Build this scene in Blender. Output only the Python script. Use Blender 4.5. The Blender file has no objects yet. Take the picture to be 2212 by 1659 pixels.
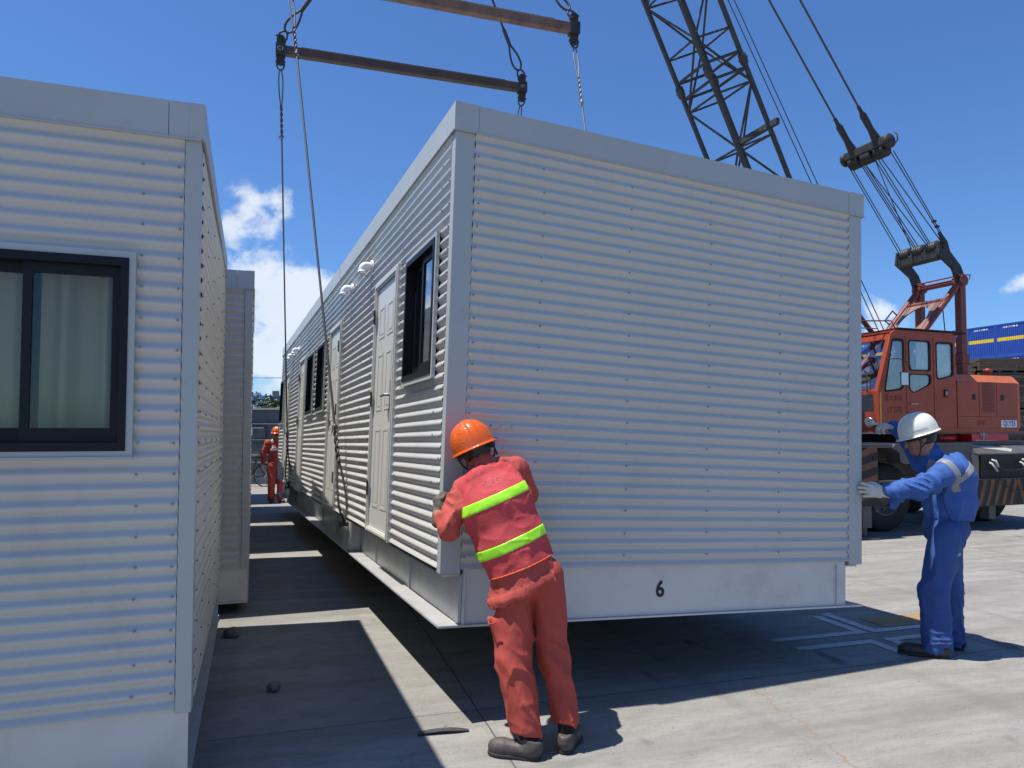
import bpy, bmesh, math, random
import numpy as np
from math import sin, cos, pi, radians, sqrt, atan2
from mathutils import Vector, Matrix, Euler

S = bpy.context.scene
COL = S.collection
random.seed(7)
rng = np.random.default_rng(7)

# ------------------------------------------------------------------ camera
def make_camera():
    cd = bpy.data.cameras.new('camera'); cam = bpy.data.objects.new('camera', cd); COL.objects.link(cam)
    cd.sensor_width = 36.0; cd.sensor_fit = 'HORIZONTAL'
    cd.lens = 1604.0 / 2212.0 * 36.0
    cd.shift_x = -38.0 / 2212.0; cd.shift_y = 37.8 / 2212.0
    cd.clip_start = 0.05; cd.clip_end = 3000
    p, ro = 0.0441, -0.001
    fw = Vector((0, cos(p), sin(p))); up = Vector((0, -sin(p), cos(p))); r = Vector((1, 0, 0))
    r2 = r * cos(ro) + up * sin(ro); u2 = up * cos(ro) - r * sin(ro)
    M = Matrix((r2, u2, -fw)).transposed().to_4x4(); M.translation = (0, 0, 1.6)
    cam.matrix_world = M
    S.camera = cam
make_camera()

# ------------------------------------------------------------------ light
SUN_TRAVEL = Vector((0.355, 0.078, -1.0)).normalized()
to_sun = -SUN_TRAVEL
elev = math.asin(to_sun.z)
azim = atan2(to_sun.x, to_sun.y)          # clockwise from +Y
sd = bpy.data.lights.new('sun', 'SUN'); sd.energy = 5.0; sd.angle = radians(0.53); sd.color = (1.0, 0.955, 0.89)
so = bpy.data.objects.new('sun', sd); COL.objects.link(so)
so.rotation_euler = SUN_TRAVEL.to_track_quat('-Z', 'Y').to_euler(); so.location = (-8, 0, 30)

world = bpy.data.worlds.new('World'); S.world = world; world.use_nodes = True
def make_world():
    nt = world.node_tree; N = nt.nodes; L = nt.links; N.clear()
    out = N.new('ShaderNodeOutputWorld'); bg = N.new('ShaderNodeBackground'); bg.inputs['Strength'].default_value = 0.072
    sky = N.new('ShaderNodeTexSky'); sky.sky_type = 'NISHITA'; sky.sun_disc = False
    sky.sun_elevation = elev; sky.sun_rotation = azim % (2 * pi)
    sky.altitude = 0; sky.air_density = 1.0; sky.dust_density = 0.3; sky.ozone_density = 1.6
    tc = N.new('ShaderNodeTexCoord')
    sep = N.new('ShaderNodeSeparateXYZ'); L.new(tc.outputs['Generated'], sep.inputs[0])
    def math_(op, a, b=None, clamp=False):
        n = N.new('ShaderNodeMath'); n.operation = op; n.use_clamp = clamp
        for i, v in enumerate((a, b)):
            if v is None: continue
            if isinstance(v, (int, float)): n.inputs[i].default_value = v
            else: L.new(v, n.inputs[i])
        return n.outputs[0]
    # cloud coordinate: (azimuth-like, elevation-like)
    ax = math_('DIVIDE', sep.outputs['X'], math_('MAXIMUM', sep.outputs['Y'], 0.05))
    az = math_('DIVIDE', sep.outputs['Z'], math_('MAXIMUM', sep.outputs['Y'], 0.05))
    comb = N.new('ShaderNodeCombineXYZ'); L.new(ax, comb.inputs[0]); L.new(az, comb.inputs[1])
    def noise(scale, detail, rough, sx=1, sy=1, off=(0, 0, 0)):
        mp = N.new('ShaderNodeMapping'); L.new(comb.outputs[0], mp.inputs[0]); mp.inputs['Scale'].default_value = (sx, sy, 1); mp.inputs['Location'].default_value = off
        n = N.new('ShaderNodeTexNoise'); L.new(mp.outputs[0], n.inputs['Vector']); n.inputs['Scale'].default_value = scale
        n.inputs['Detail'].default_value = detail; n.inputs['Roughness'].default_value = rough
        return n.outputs['Fac']
    nz = noise(14, 7, 0.55, 1, 1.25)
    nz2 = noise(5, 3, 0.5, 1, 1.4, (3, 1, 0))
    # cumulus stand at these places round the horizon: tangent of azimuth, of elevation, half sizes, weight
    blobs = [(-0.385, 0.290, .046, .040, .95), (-0.345, 0.315, .030, .028, .75), (-0.36, 0.215, .06, .045, .9), (-0.335, 0.190, .08, .038, 1.2),
             (-0.28, 0.165, .11, .05, 1.4), (-0.33, 0.12, .14, .05, 1.1), (-0.33, 0.07, .12, .05, .65), (0.475, 0.165, .035, .035, .6), (0.48, 0.13, .03, .025, .55), (0.665, 0.198, .026, .020, .62), (0.72, 0.19, .02, .014, .5),
             (-0.9, .25, .2, .07, 1.0), (1.1, .2, .2, .06, .9), (0.25, .06, .4, .03, .6)]
    tot = None
    for cx_, cz_, rx, rz, w in blobs:
        dx = math_('DIVIDE', math_('SUBTRACT', ax, cx_), rx); dz = math_('DIVIDE', math_('SUBTRACT', az, cz_), rz)
        d2 = math_('ADD', math_('MULTIPLY', dx, dx), math_('MULTIPLY', dz, dz))
        g = math_('MULTIPLY', math_('POWER', 2.718, math_('MULTIPLY', d2, -0.8)), w)
        tot = g if tot is None else math_('MAXIMUM', tot, g)
    dens = math_('ADD', tot, math_('MULTIPLY', math_('SUBTRACT', nz, 0.5), 2.6))
    dens = math_('ADD', dens, math_('MULTIPLY', math_('SUBTRACT', nz2, 0.5), 0.5))
    mr = N.new('ShaderNodeMapRange'); mr.interpolation_type = 'SMOOTHSTEP'
    mr.inputs['From Min'].default_value = 0.36; mr.inputs['From Max'].default_value = 0.86; L.new(dens, mr.inputs['Value'])
    gate = N.new('ShaderNodeMapRange'); gate.interpolation_type = 'SMOOTHSTEP'; L.new(tot, gate.inputs['Value'])
    gate.inputs['From Min'].default_value = 0.05; gate.inputs['From Max'].default_value = 0.5
    front = math_('GREATER_THAN', sep.outputs['Y'], 0.06)
    fac = math_('MULTIPLY', math_('MULTIPLY', mr.outputs[0], gate.outputs[0]), front)
    fac = math_('MULTIPLY', fac, 0.82)
    shade = math_('ADD', 9.3, math_('MULTIPLY', noise(9, 4, 0.5, 1, 1.2, (7, 2, 0)), 3.0))
    cc = N.new('ShaderNodeVectorMath'); cc.operation = 'SCALE'; cc.inputs[0].default_value = (0.90, 0.96, 1.03); L.new(shade, cc.inputs['Scale'])
    hs = N.new('ShaderNodeHueSaturation'); hs.inputs['Saturation'].default_value = 1.0; hs.inputs['Value'].default_value = 1.0
    gain = N.new('ShaderNodeMix'); gain.data_type = 'RGBA'; gain.blend_type = 'MULTIPLY'; gain.inputs['Factor'].default_value = 1.0; gain.inputs['B'].default_value = (0.74, 1.13, 1.66, 1); L.new(sky.outputs[0], gain.inputs['A']); L.new(gain.outputs['Result'], hs.inputs['Color'])
    mix = N.new('ShaderNodeMix'); mix.data_type = 'RGBA'
    L.new(fac, mix.inputs['Factor']); L.new(hs.outputs[0], mix.inputs['A']); L.new(cc.outputs[0], mix.inputs['B'])
    L.new(mix.outputs['Result'], bg.inputs['Color']); L.new(bg.outputs[0], out.inputs[0])
make_world()
S.view_settings.view_transform = 'Standard'; S.view_settings.look = 'None'
S.view_settings.exposure = 0.34; S.view_settings.gamma = 1.0
S.cycles.max_bounces = 8; S.cycles.diffuse_bounces = 4; S.cycles.transparent_max_bounces = 12; S.cycles.caustics_reflective = False

# ------------------------------------------------------------------ materials
def mat(name, col, rough=0.6, metal=0.0, var=0.0, vscale=3.0, bump=0.0, bscale=40.0, stretch=(1, 1, 1), col2=None, spec=0.5, dirt=0.0, dirtcol=(0.12, 0.10, 0.08), dscale=2.0, coat=0.0):
    m = bpy.data.materials.new(name); m.use_nodes = True; nt = m.node_tree; N = nt.nodes; L = nt.links
    b = N['Principled BSDF']
    b.inputs['Roughness'].default_value = rough; b.inputs['Metallic'].default_value = metal
    b.inputs['Specular IOR Level'].default_value = spec
    if coat: b.inputs['Coat Weight'].default_value = coat; b.inputs['Coat Roughness'].default_value = 0.15
    tc = N.new('ShaderNodeTexCoord'); mp = N.new('ShaderNodeMapping'); mp.inputs['Scale'].default_value = stretch
    L.new(tc.outputs['Object'], mp.inputs[0])
    base = None
    rgb = N.new('ShaderNodeRGB'); rgb.outputs[0].default_value = (*col, 1); base = rgb.outputs[0]
    if var or col2:
        n = N.new('ShaderNodeTexNoise'); n.inputs['Scale'].default_value = vscale; n.inputs['Detail'].default_value = 6; n.inputs['Roughness'].default_value = 0.6
        L.new(mp.outputs[0], n.inputs['Vector'])
        mr = N.new('ShaderNodeMapRange'); mr.inputs['From Min'].default_value = 0.32; mr.inputs['From Max'].default_value = 0.68; L.new(n.outputs['Fac'], mr.inputs['Value'])
        c2 = col2 if col2 else tuple(c * (1 - var) for c in col)
        mx = N.new('ShaderNodeMix'); mx.data_type = 'RGBA'; L.new(mr.outputs[0], mx.inputs['Factor']); L.new(base, mx.inputs['A']); mx.inputs['B'].default_value = (*c2, 1)
        base = mx.outputs['Result']
    if dirt:
        n = N.new('ShaderNodeTexNoise'); n.inputs['Scale'].default_value = dscale; n.inputs['Detail'].default_value = 9; n.inputs['Roughness'].default_value = 0.72
        L.new(mp.outputs[0], n.inputs['Vector'])
        mr = N.new('ShaderNodeMapRange'); mr.inputs['From Min'].default_value = 0.55; mr.inputs['From Max'].default_value = 0.72; mr.inputs['To Max'].default_value = dirt; L.new(n.outputs['Fac'], mr.inputs['Value'])
        mx = N.new('ShaderNodeMix'); mx.data_type = 'RGBA'; L.new(mr.outputs[0], mx.inputs['Factor']); L.new(base, mx.inputs['A']); mx.inputs['B'].default_value = (*dirtcol, 1)
        base = mx.outputs['Result']
    L.new(base, b.inputs['Base Color'])
    if bump:
        n = N.new('ShaderNodeTexNoise'); n.inputs['Scale'].default_value = bscale; n.inputs['Detail'].default_value = 4; L.new(mp.outputs[0], n.inputs['Vector'])
        bp = N.new('ShaderNodeBump'); bp.inputs['Strength'].default_value = bump; bp.inputs['Distance'].default_value = 0.01; L.new(n.outputs['Fac'], bp.inputs['Height']); L.new(bp.outputs[0], b.inputs['Normal'])
    return m

def glass_mat(name, tint=(0.9, 0.95, 0.95), boost=1.0):
    m = bpy.data.materials.new(name); m.use_nodes = True; nt = m.node_tree; N = nt.nodes; L = nt.links; N.clear()
    out = N.new('ShaderNodeOutputMaterial'); tr = N.new('ShaderNodeBsdfTransparent'); tr.inputs[0].default_value = (*tint, 1)
    gl = N.new('ShaderNodeBsdfGlossy'); gl.inputs['Roughness'].default_value = 0.02; geo = N.new('ShaderNodeNewGeometry'); dt = N.new('ShaderNodeVectorMath'); dt.operation = 'DOT_PRODUCT'; L.new(geo.outputs['Incoming'], dt.inputs[0]); L.new(geo.outputs['Normal'], dt.inputs[1])
    def mm(op, a, b_=None):
        n = N.new('ShaderNodeMath'); n.operation = op
        for i, v in enumerate((a, b_)):
            if v is None: continue
            if isinstance(v, (int, float)): n.inputs[i].default_value = v
            else: L.new(v, n.inputs[i])
        return n.outputs[0]
    f0 = 0.04 * boost; fres = mm('ADD', mm('MULTIPLY', mm('POWER', mm('SUBTRACT', 1.0, mm('ABSOLUTE', dt.outputs['Value'])), 5.0 / boost), 1 - f0), f0)
    mx = N.new('ShaderNodeMixShader'); L.new(fres, mx.inputs[0]); L.new(tr.outputs[0], mx.inputs[1]); L.new(gl.outputs[0], mx.inputs[2]); L.new(mx.outputs[0], out.inputs[0])
    return m

M = {}
M['siding'] = mat('siding_paint', (0.52, 0.508, 0.478), 0.33, var=0.06, vscale=1.2, bump=0.05, bscale=6, stretch=(1, 1, .4), dirt=0.28, dirtcol=(0.34, 0.31, 0.27), dscale=2.6)
M['trim'] = mat('trim_paint', (0.43, 0.445, 0.43), 0.42, var=0.07, vscale=2, dirt=0.25, dirtcol=(0.3, 0.27, 0.24), dscale=6)
M['screw'] = mat('screw_zinc', (0.30, 0.30, 0.31), 0.5, metal=0.5)
M['beam'] = mat('aluminium_paint', (0.56, 0.56, 0.55), 0.34, metal=0.15, var=0.22, vscale=5, stretch=(1, 1, 0.22), dirt=0.3, dirtcol=(0.25, 0.23, 0.2), dscale=3, bump=0.05, bscale=12)
M['endbeam'] = mat('end_beam_paint', (0.62, 0.60, 0.56), 0.5, var=0.12, vscale=2.5, dirt=0.25, dirtcol=(0.33, 0.31, 0.28), dscale=2.5)
M['door'] = mat('door_enamel', (0.62, 0.605, 0.56), 0.30, var=0.05, vscale=5, bump=0.12, bscale=9, stretch=(1, 1, 0.3))
M['doorframe'] = mat('door_frame_paint', (0.60, 0.59, 0.53), 0.4)
M['blackframe'] = mat('black_window_alloy', (0.009, 0.009, 0.011), 0.45, spec=0.25)
M['glass'] = glass_mat('window_glass', (.95, .96, .93), boost=2.6)
M['glass_row'] = glass_mat('parked_cabin_window_glass', (.88, .90, .84), boost=1.1)
M['curtain'] = mat('curtain_cloth', (0.46, 0.43, 0.35), 0.9)
M['interior'] = mat('cabin_lining', (0.35, 0.34, 0.32), 0.8)
M['pvc'] = mat('white_pvc', (0.78, 0.78, 0.76), 0.28, coat=0.3)
M['steel'] = mat('bright_steel', (0.55, 0.55, 0.56), 0.25, metal=1.0)
M['blackpaint'] = mat('black_stencil', (0.01, 0.01, 0.012), 0.6)
M['rope'] = mat('wire_rope', (0.10, 0.095, 0.085), 0.5, metal=0.4, var=0.4, vscale=60, dirt=0.4, dirtcol=(0.05, 0.035, 0.025), dscale=20)
M['ropelight'] = mat('bright_wire_rope', (0.24, 0.235, 0.22), 0.45, metal=0.5, var=0.35, vscale=80)
M['rig'] = mat('forged_dark_steel', (0.055, 0.052, 0.048), 0.55, metal=0.4, var=0.4, vscale=20, dirt=0.5, dirtcol=(0.11, 0.07, 0.04), dscale=15)
M['rust'] = mat('rusty_beam_paint', (0.085, 0.050, 0.038), 0.7, col2=(0.045, 0.033, 0.028), vscale=4, dirt=0.4, dirtcol=(0.16, 0.09, 0.06), dscale=9)
M['rustlight'] = mat('sun_bleached_red_beam', (0.20, 0.125, 0.09), 0.7, col2=(0.11, 0.06, 0.045), vscale=5, dirt=0.4, dirtcol=(0.22, 0.16, 0.12), dscale=8)
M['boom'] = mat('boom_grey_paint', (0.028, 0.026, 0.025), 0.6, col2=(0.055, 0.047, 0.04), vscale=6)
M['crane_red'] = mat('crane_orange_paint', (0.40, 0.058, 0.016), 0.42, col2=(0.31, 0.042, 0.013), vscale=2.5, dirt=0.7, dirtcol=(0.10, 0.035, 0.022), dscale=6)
M['crane_top'] = mat('crane_sunlit_orange', (0.62, 0.17, 0.07), 0.5, col2=(0.5, 0.12, 0.05), vscale=4)  # lighter crane orange: sunlight on the hood's top edge put into the colour
M['bright_red'] = mat('bright_red_paint', (0.62, 0.02, 0.03), 0.3)
M['frame_red'] = mat('gantry_red_paint', (0.20, 0.036, 0.022), 0.5, col2=(0.17, 0.05, 0.038), vscale=5, dirt=0.4, dirtcol=(0.09, 0.05, 0.04), dscale=7)
M['gusset'] = mat('gantry_faded_plate', (0.28, 0.15, 0.11), 0.6, col2=(0.20, 0.12, 0.09), vscale=4)
M['carrier'] = mat('carrier_grey_paint', (0.105, 0.10, 0.10), 0.55, var=0.3, vscale=4, dirt=0.4, dirtcol=(0.08, 0.07, 0.06), dscale=6)
M['dark'] = mat('dark_chassis', (0.022, 0.021, 0.021), 0.7, var=0.3, vscale=8)
M['stripe'] = mat('hazard_orange', (0.22, 0.08, 0.028), 0.65, col2=(0.12, 0.05, 0.025), vscale=9, dirt=0.5, dirtcol=(0.05, 0.035, 0.03), dscale=14)
M['rubber'] = mat('tyre_rubber', (0.020, 0.019, 0.018), 0.85, dirt=0.5, dirtcol=(0.07, 0.06, 0.05), dscale=9)
M['rim'] = mat('wheel_rim', (0.10, 0.095, 0.09), 0.6, var=0.3, vscale=10)
M['white'] = mat('white_paint', (0.75, 0.75, 0.73), 0.5)
M['bluetext'] = mat('blue_letter_paint', (0.02, 0.06, 0.30), 0.5)
M['browntext'] = mat('dark_brown_letter_paint', (0.10, 0.012, 0.010), 0.6)
M['poster'] = mat('poster_paper', (0.70, 0.70, 0.70), 0.7, col2=(0.42, 0.50, 0.55), vscale=9)
M['yellow'] = mat('yellow_paint', (0.72, 0.52, 0.02), 0.5)
M['dullyellow'] = mat('worn_yellow_paint', (0.55, 0.36, 0.05), 0.6)
M['cont_blue'] = mat('container_blue', (0.022, 0.075, 0.36), 0.45, var=0.15, vscale=1.5)
M['wood'] = mat('weathered_timber', (0.23, 0.16, 0.11), 0.85, var=0.4, vscale=6, stretch=(0.4, 4, 4))
M['wood2'] = mat('dark_timber', (0.12, 0.085, 0.06), 0.85, var=0.4, vscale=6, stretch=(0.4, 4, 4))
M['skin'] = mat('tan_skin', (0.36, 0.185, 0.12), 0.55, col2=(0.30, 0.14, 0.09), vscale=10)
M['hair'] = mat('black_hair', (0.012, 0.010, 0.009), 0.5)
M['jacket_red'] = mat('faded_red_workwear', (0.47, 0.074, 0.056), 0.85, col2=(0.40, 0.060, 0.045), vscale=9, bump=0.6, bscale=22, stretch=(1.4, 1, .6), dirt=.2, dirtcol=(.2,.05,.04), dscale=9)
M['trouser_red'] = mat('orange_red_trousers', (0.45, 0.068, 0.046), 0.85, col2=(0.38, 0.054, 0.037), vscale=7, bump=0.6, bscale=20, stretch=(1.4, 1, .5), dirt=.2, dirtcol=(.2,.05,.035), dscale=7)
M['vest'] = mat('coral_red_vest', (0.56, 0.062, 0.066), 0.8, col2=(0.50, 0.050, 0.055), vscale=5, bump=0.15, bscale=60)
M['lime'] = mat('lime_reflective_tape', (0.38, 0.86, 0.02), 0.4, col2=(0.33, 0.78, 0.03), vscale=30)
M['piping'] = mat('orange_piping', (0.75, 0.11, 0.03), 0.6)
M['sipg'] = mat('faded_pink_print', (0.56, 0.13, 0.12), 0.8)
M['blue_cloth'] = mat('royal_blue_workwear', (0.042, 0.115, 0.37), 0.82, col2=(0.030, 0.088, 0.30), vscale=8, bump=0.6, bscale=20, stretch=(1.3,1,.6))
M['blue_cloth2'] = mat('royal_blue_trousers', (0.038, 0.092, 0.28), 0.85, col2=(0.027, 0.068, 0.22), vscale=7, bump=0.6, bscale=18, stretch=(1.3,1,.5))
M['tape'] = mat('grey_reflective_tape', (0.24, 0.24, 0.25), 0.45)
M['helmet_orange'] = mat('orange_helmet_plastic', (0.72, 0.115, 0.012), 0.25, coat=0.25, dirt=0.10, dirtcol=(0.5, 0.12, 0.03), dscale=14)
M['helmet_white'] = mat('off_white_helmet_plastic', (0.74, 0.73, 0.63), 0.3, coat=0.2, dirt=0.4, dirtcol=(0.3, 0.29, 0.24), dscale=16)
M['glove_grey'] = mat('dirty_cotton_glove', (0.17, 0.155, 0.12), 0.95, col2=(0.08, 0.07, 0.055), vscale=26, bump=0.4, bscale=90)
M['glove_white'] = mat('white_cotton_glove', (0.66, 0.64, 0.56), 0.95, col2=(0.52, 0.49, 0.42), vscale=22, bump=0.4, bscale=90)
M['glove_dark'] = mat('blackened_glove_palm', (0.035, 0.032, 0.03), 0.9)
M['shoe'] = mat('dusty_brown_leather', (0.10, 0.08, 0.068), 0.6, col2=(0.055, 0.045, 0.04), vscale=12)
M['shoe_dark'] = mat('black_leather', (0.025, 0.022, 0.020), 0.5)
M['sock'] = mat('black_sock', (0.008, 0.008, 0.009), 0.95)
M['sole'] = mat('dark_shoe_sole', (0.03, 0.026, 0.022), 0.8)
M['strap'] = mat('dark_webbing', (0.03, 0.028, 0.025), 0.8)
M['leaf'] = mat('tree_leaves', (0.075, 0.12, 0.025), 0.6, col2=(0.04, 0.075, 0.015), vscale=2)
M['bark'] = mat('tree_bark', (0.09, 0.06, 0.04), 0.9)
M['teal'] = mat('grey_teal_steel', (0.105, 0.125, 0.13), 0.55, var=0.25, vscale=2, dirt=0.3, dirtcol=(0.06, 0.06, 0.06), dscale=4)
M['palebar'] = mat('pale_grey_bar', (0.42, 0.42, 0.38), 0.5)
M['farblue'] = mat('blue_cladding', (0.045, 0.12, 0.28), 0.6)
M['chuteblue'] = mat('bright_blue_steel', (0.02, 0.14, 0.55), 0.4)
M['bikeframe'] = mat('dark_green_bicycle_paint', (0.02, 0.03, 0.028), 0.3)
M['label_red'] = mat('red_bottle_label', (0.60, 0.02, 0.02), 0.4)
M['bottle'] = glass_mat('bottle_plastic', (0.75, 0.35, 0.3))
M['stone'] = mat('concrete_block_stain', (0.20, 0.19, 0.17), 0.9, var=0.3, vscale=20)
M['strip'] = mat('dull_steel_strip', (0.13, 0.125, 0.115), 0.45, metal=0.4, var=0.3, vscale=20)
M['paint_mark'] = mat('worn_white_road_paint', (0.62, 0.62, 0.60), 0.8, col2=(0.46, 0.46, 0.44), vscale=14, dirt=0.6, dirtcol=(0.22, 0.21, 0.20), dscale=10)
M['paint_yel'] = mat('worn_ochre_road_paint', (0.36, 0.22, 0.08), 0.8, col2=(0.25, 0.18, 0.10), vscale=9, dirt=0.8, dirtcol=(0.24, 0.2, 0.16), dscale=7)

# ------------------------------------------------------------------ mesh builder
class MB:
    def __init__(s): s.v = []; s.f = []; s.m = []; s.sm = []; s.T = Matrix.Identity(4)
    def add(s, vs, fs, mi=0, smooth=False):
        o = len(s.v)
        for p in vs: s.v.append(tuple(s.T @ Vector(p)))
        for f in fs: s.f.append(tuple(i + o for i in f)); s.m.append(mi); s.sm.append(smooth)
        return s
    def box(s, a, b, mi=0, R=None):
        x0, y0, z0 = a; x1, y1, z1 = b
        vs = [(x0, y0, z0), (x1, y0, z0), (x1, y1, z0), (x0, y1, z0), (x0, y0, z1), (x1, y0, z1), (x1, y1, z1), (x0, y1, z1)]
        if R is not None: vs = [R @ Vector(v) for v in vs]
        return s.add(vs, [(0, 3, 2, 1), (4, 5, 6, 7), (0, 1, 5, 4), (1, 2, 6, 5), (2, 3, 7, 6), (3, 0, 4, 7)], mi)
    def bevbox(s, a, b, r=0.01, mi=0):
        # box with chamfered edges
        a = Vector(a); b = Vector(b); c = (a + b) / 2; h = (b - a) / 2
        bm = bmesh.new(); bmesh.ops.create_cube(bm, size=2)
        for v in bm.verts: v.co = Vector((v.co.x * h.x + c.x, v.co.y * h.y + c.y, v.co.z * h.z + c.z))
        bmesh.ops.bevel(bm, geom=list(bm.edges), offset=min(r, min(abs(h.x), abs(h.y), abs(h.z)) * 0.9), segments=2, affect='EDGES', profile=0.5)
        bm.verts.index_update(); s.add([v.co.copy() for v in bm.verts], [[v.index for v in f.verts] for f in bm.faces], mi); bm.free(); return s
    def tube(s, pts, r, n=8, mi=0, closed=False, caps=True, smooth=True):
        pts = [Vector(p) for p in pts]; k = len(pts); rs = r if isinstance(r, (list, tuple)) else [r] * k
        vs = []; fs = []; prev = None
        for i, p in enumerate(pts):
            if closed: t = (pts[(i + 1) % k] - pts[i - 1]).normalized()
            else: t = (pts[min(i + 1, k - 1)] - pts[max(i - 1, 0)]).normalized()
            if prev is None: a = Vector((0, 0, 1)) if abs(t.z) < 0.9 else Vector((1, 0, 0)); nrm = t.cross(a).normalized()
            else: nrm = (prev - t * prev.dot(t)).normalized()
            prev = nrm; bn = t.cross(nrm)
            for j in range(n):
                an = 2 * pi * j / n; vs.append(p + (nrm * cos(an) + bn * sin(an)) * rs[i])
        m = k if closed else k - 1
        for i in range(m):
            for j in range(n):
                a = i * n + j; b = i * n + (j + 1) % n; c = ((i + 1) % k) * n + (j + 1) % n; d = ((i + 1) % k) * n + j
                fs.append((a, b, c, d))
        s.add(vs, fs, mi, smooth)
        if caps and not closed:
            s.add(vs[:n], [tuple(range(n))[::-1]], mi); s.add(vs[-n:], [tuple(range(n))], mi)
        return s
    def cyl(s, a, b, r, n=16, mi=0, smooth=True, r2=None):
        return s.tube([a, b], [r, r if r2 is None else r2], n, mi, smooth=smooth)
    def lathe(s, c, axis, prof, n=24, mi=0, smooth=True):
        axis = Vector(axis).normalized(); a = Vector((0, 0, 1)) if abs(axis.z) < 0.9 else Vector((1, 0, 0))
        e1 = axis.cross(a).normalized(); e2 = axis.cross(e1); c = Vector(c); vs = []; fs = []
        for (h, r) in prof:
            for j in range(n):
                an = 2 * pi * j / n; vs.append(c + axis * h + (e1 * cos(an) + e2 * sin(an)) * r)
        for i in range(len(prof) - 1):
            for j in range(n): fs.append((i * n + j, i * n + (j + 1) % n, (i + 1) * n + (j + 1) % n, (i + 1) * n + j))
        return s.add(vs, fs, mi, smooth)
    def prism(s, poly, off, mi=0):
        # poly: 3-D points, off: extrusion vector
        n = len(poly); off = Vector(off); a = [Vector(p) for p in poly]; b = [p + off for p in a]
        return s.add(a + b, [tuple(range(n))[::-1], tuple(range(n, 2 * n))] + [(i, (i + 1) % n, n + (i + 1) % n, n + i) for i in range(n)], mi)
    def ring(s, outer, inner, off, mi=0):
        # frame between two loops of equal length, extruded
        n = len(outer); off = Vector(off); A = [Vector(p) for p in outer]; B = [Vector(p) for p in inner]
        vs = A + B + [p + off for p in A] + [p + off for p in B]; fs = []
        for i in range(n):
            j = (i + 1) % n
            fs += [(i, j, n + j, n + i), (2 * n + i, 3 * n + i, 3 * n + j, 2 * n + j), (i, 2 * n + i, 2 * n + j, j), (n + i, n + j, 3 * n + j, 3 * n + i)]
        return s.add(vs, fs, mi)
    def build(s, name, mats, parent=None, kind=None):
        me = bpy.data.meshes.new(name); me.from_pydata([tuple(v) for v in s.v], [], s.f)
        for m in (mats if isinstance(mats, (list, tuple)) else [mats]): me.materials.append(M[m] if isinstance(m, str) else m)
        me.polygons.foreach_set('material_index', s.m); me.polygons.foreach_set('use_smooth', s.sm); me.update()
        bm = bmesh.new(); bm.from_mesh(me); bmesh.ops.recalc_face_normals(bm, faces=bm.faces); bm.to_mesh(me); bm.free()
        o = bpy.data.objects.new(name, me); COL.objects.link(o)
        if parent is not None: o.parent = parent
        if kind: o['kind'] = kind
        return o

def thing(name, label, cat, mtx=None, group=None):
    o = bpy.data.objects.new(name, None); COL.objects.link(o); o.empty_display_size = 0.1
    if mtx is not None: o.matrix_world = mtx
    o['label'] = label; o['category'] = cat
    if group: o['group'] = group
    return o
def tag(o, label, cat, group=None):
    o['label'] = label; o['category'] = cat
    if group: o['group'] = group
    return o
def copy_tree(o, parent=None):
    c = o.copy(); COL.objects.link(c)
    if parent is not None: c.parent = parent
    for ch in list(o.children): copy_tree(ch, c)
    return c

def text_geo(txt, size):
    cu = bpy.data.curves.new('lettering', 'FONT'); cu.body = txt; cu.size = size; cu.align_x = 'CENTER'; cu.align_y = 'CENTER'; cu.resolution_u = 3
    ob = bpy.data.objects.new('lettering', cu); COL.objects.link(ob)
    bpy.context.view_layer.update()
    ev = ob.evaluated_get(bpy.context.evaluated_depsgraph_get()); me = bpy.data.meshes.new_from_object(ev)
    vs = [v.co.copy() for v in me.vertices]; fs = [tuple(p.vertices) for p in me.polygons]
    bpy.data.objects.remove(ob); bpy.data.curves.remove(cu); bpy.data.meshes.remove(me)
    return vs, fs
def put_text(mb, txt, size, c, right, up, mi=0, bold=0.0, off=0.002, xs=1.0):
    vs, fs = text_geo(txt, size); right = Vector(right).normalized(); up = Vector(up).normalized(); nr = right.cross(up)
    c = Vector(c)
    shifts = [(0, 0)] if not bold else [(0, 0), (bold, 0), (0, bold), (bold, bold)]
    for k, (dx, dy) in enumerate(shifts):
        mb.add([c + right * ((v.x + dx) * xs) + up * (v.y + dy) + nr * (off + 0.0004 * k) for v in vs], fs, mi)

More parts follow.
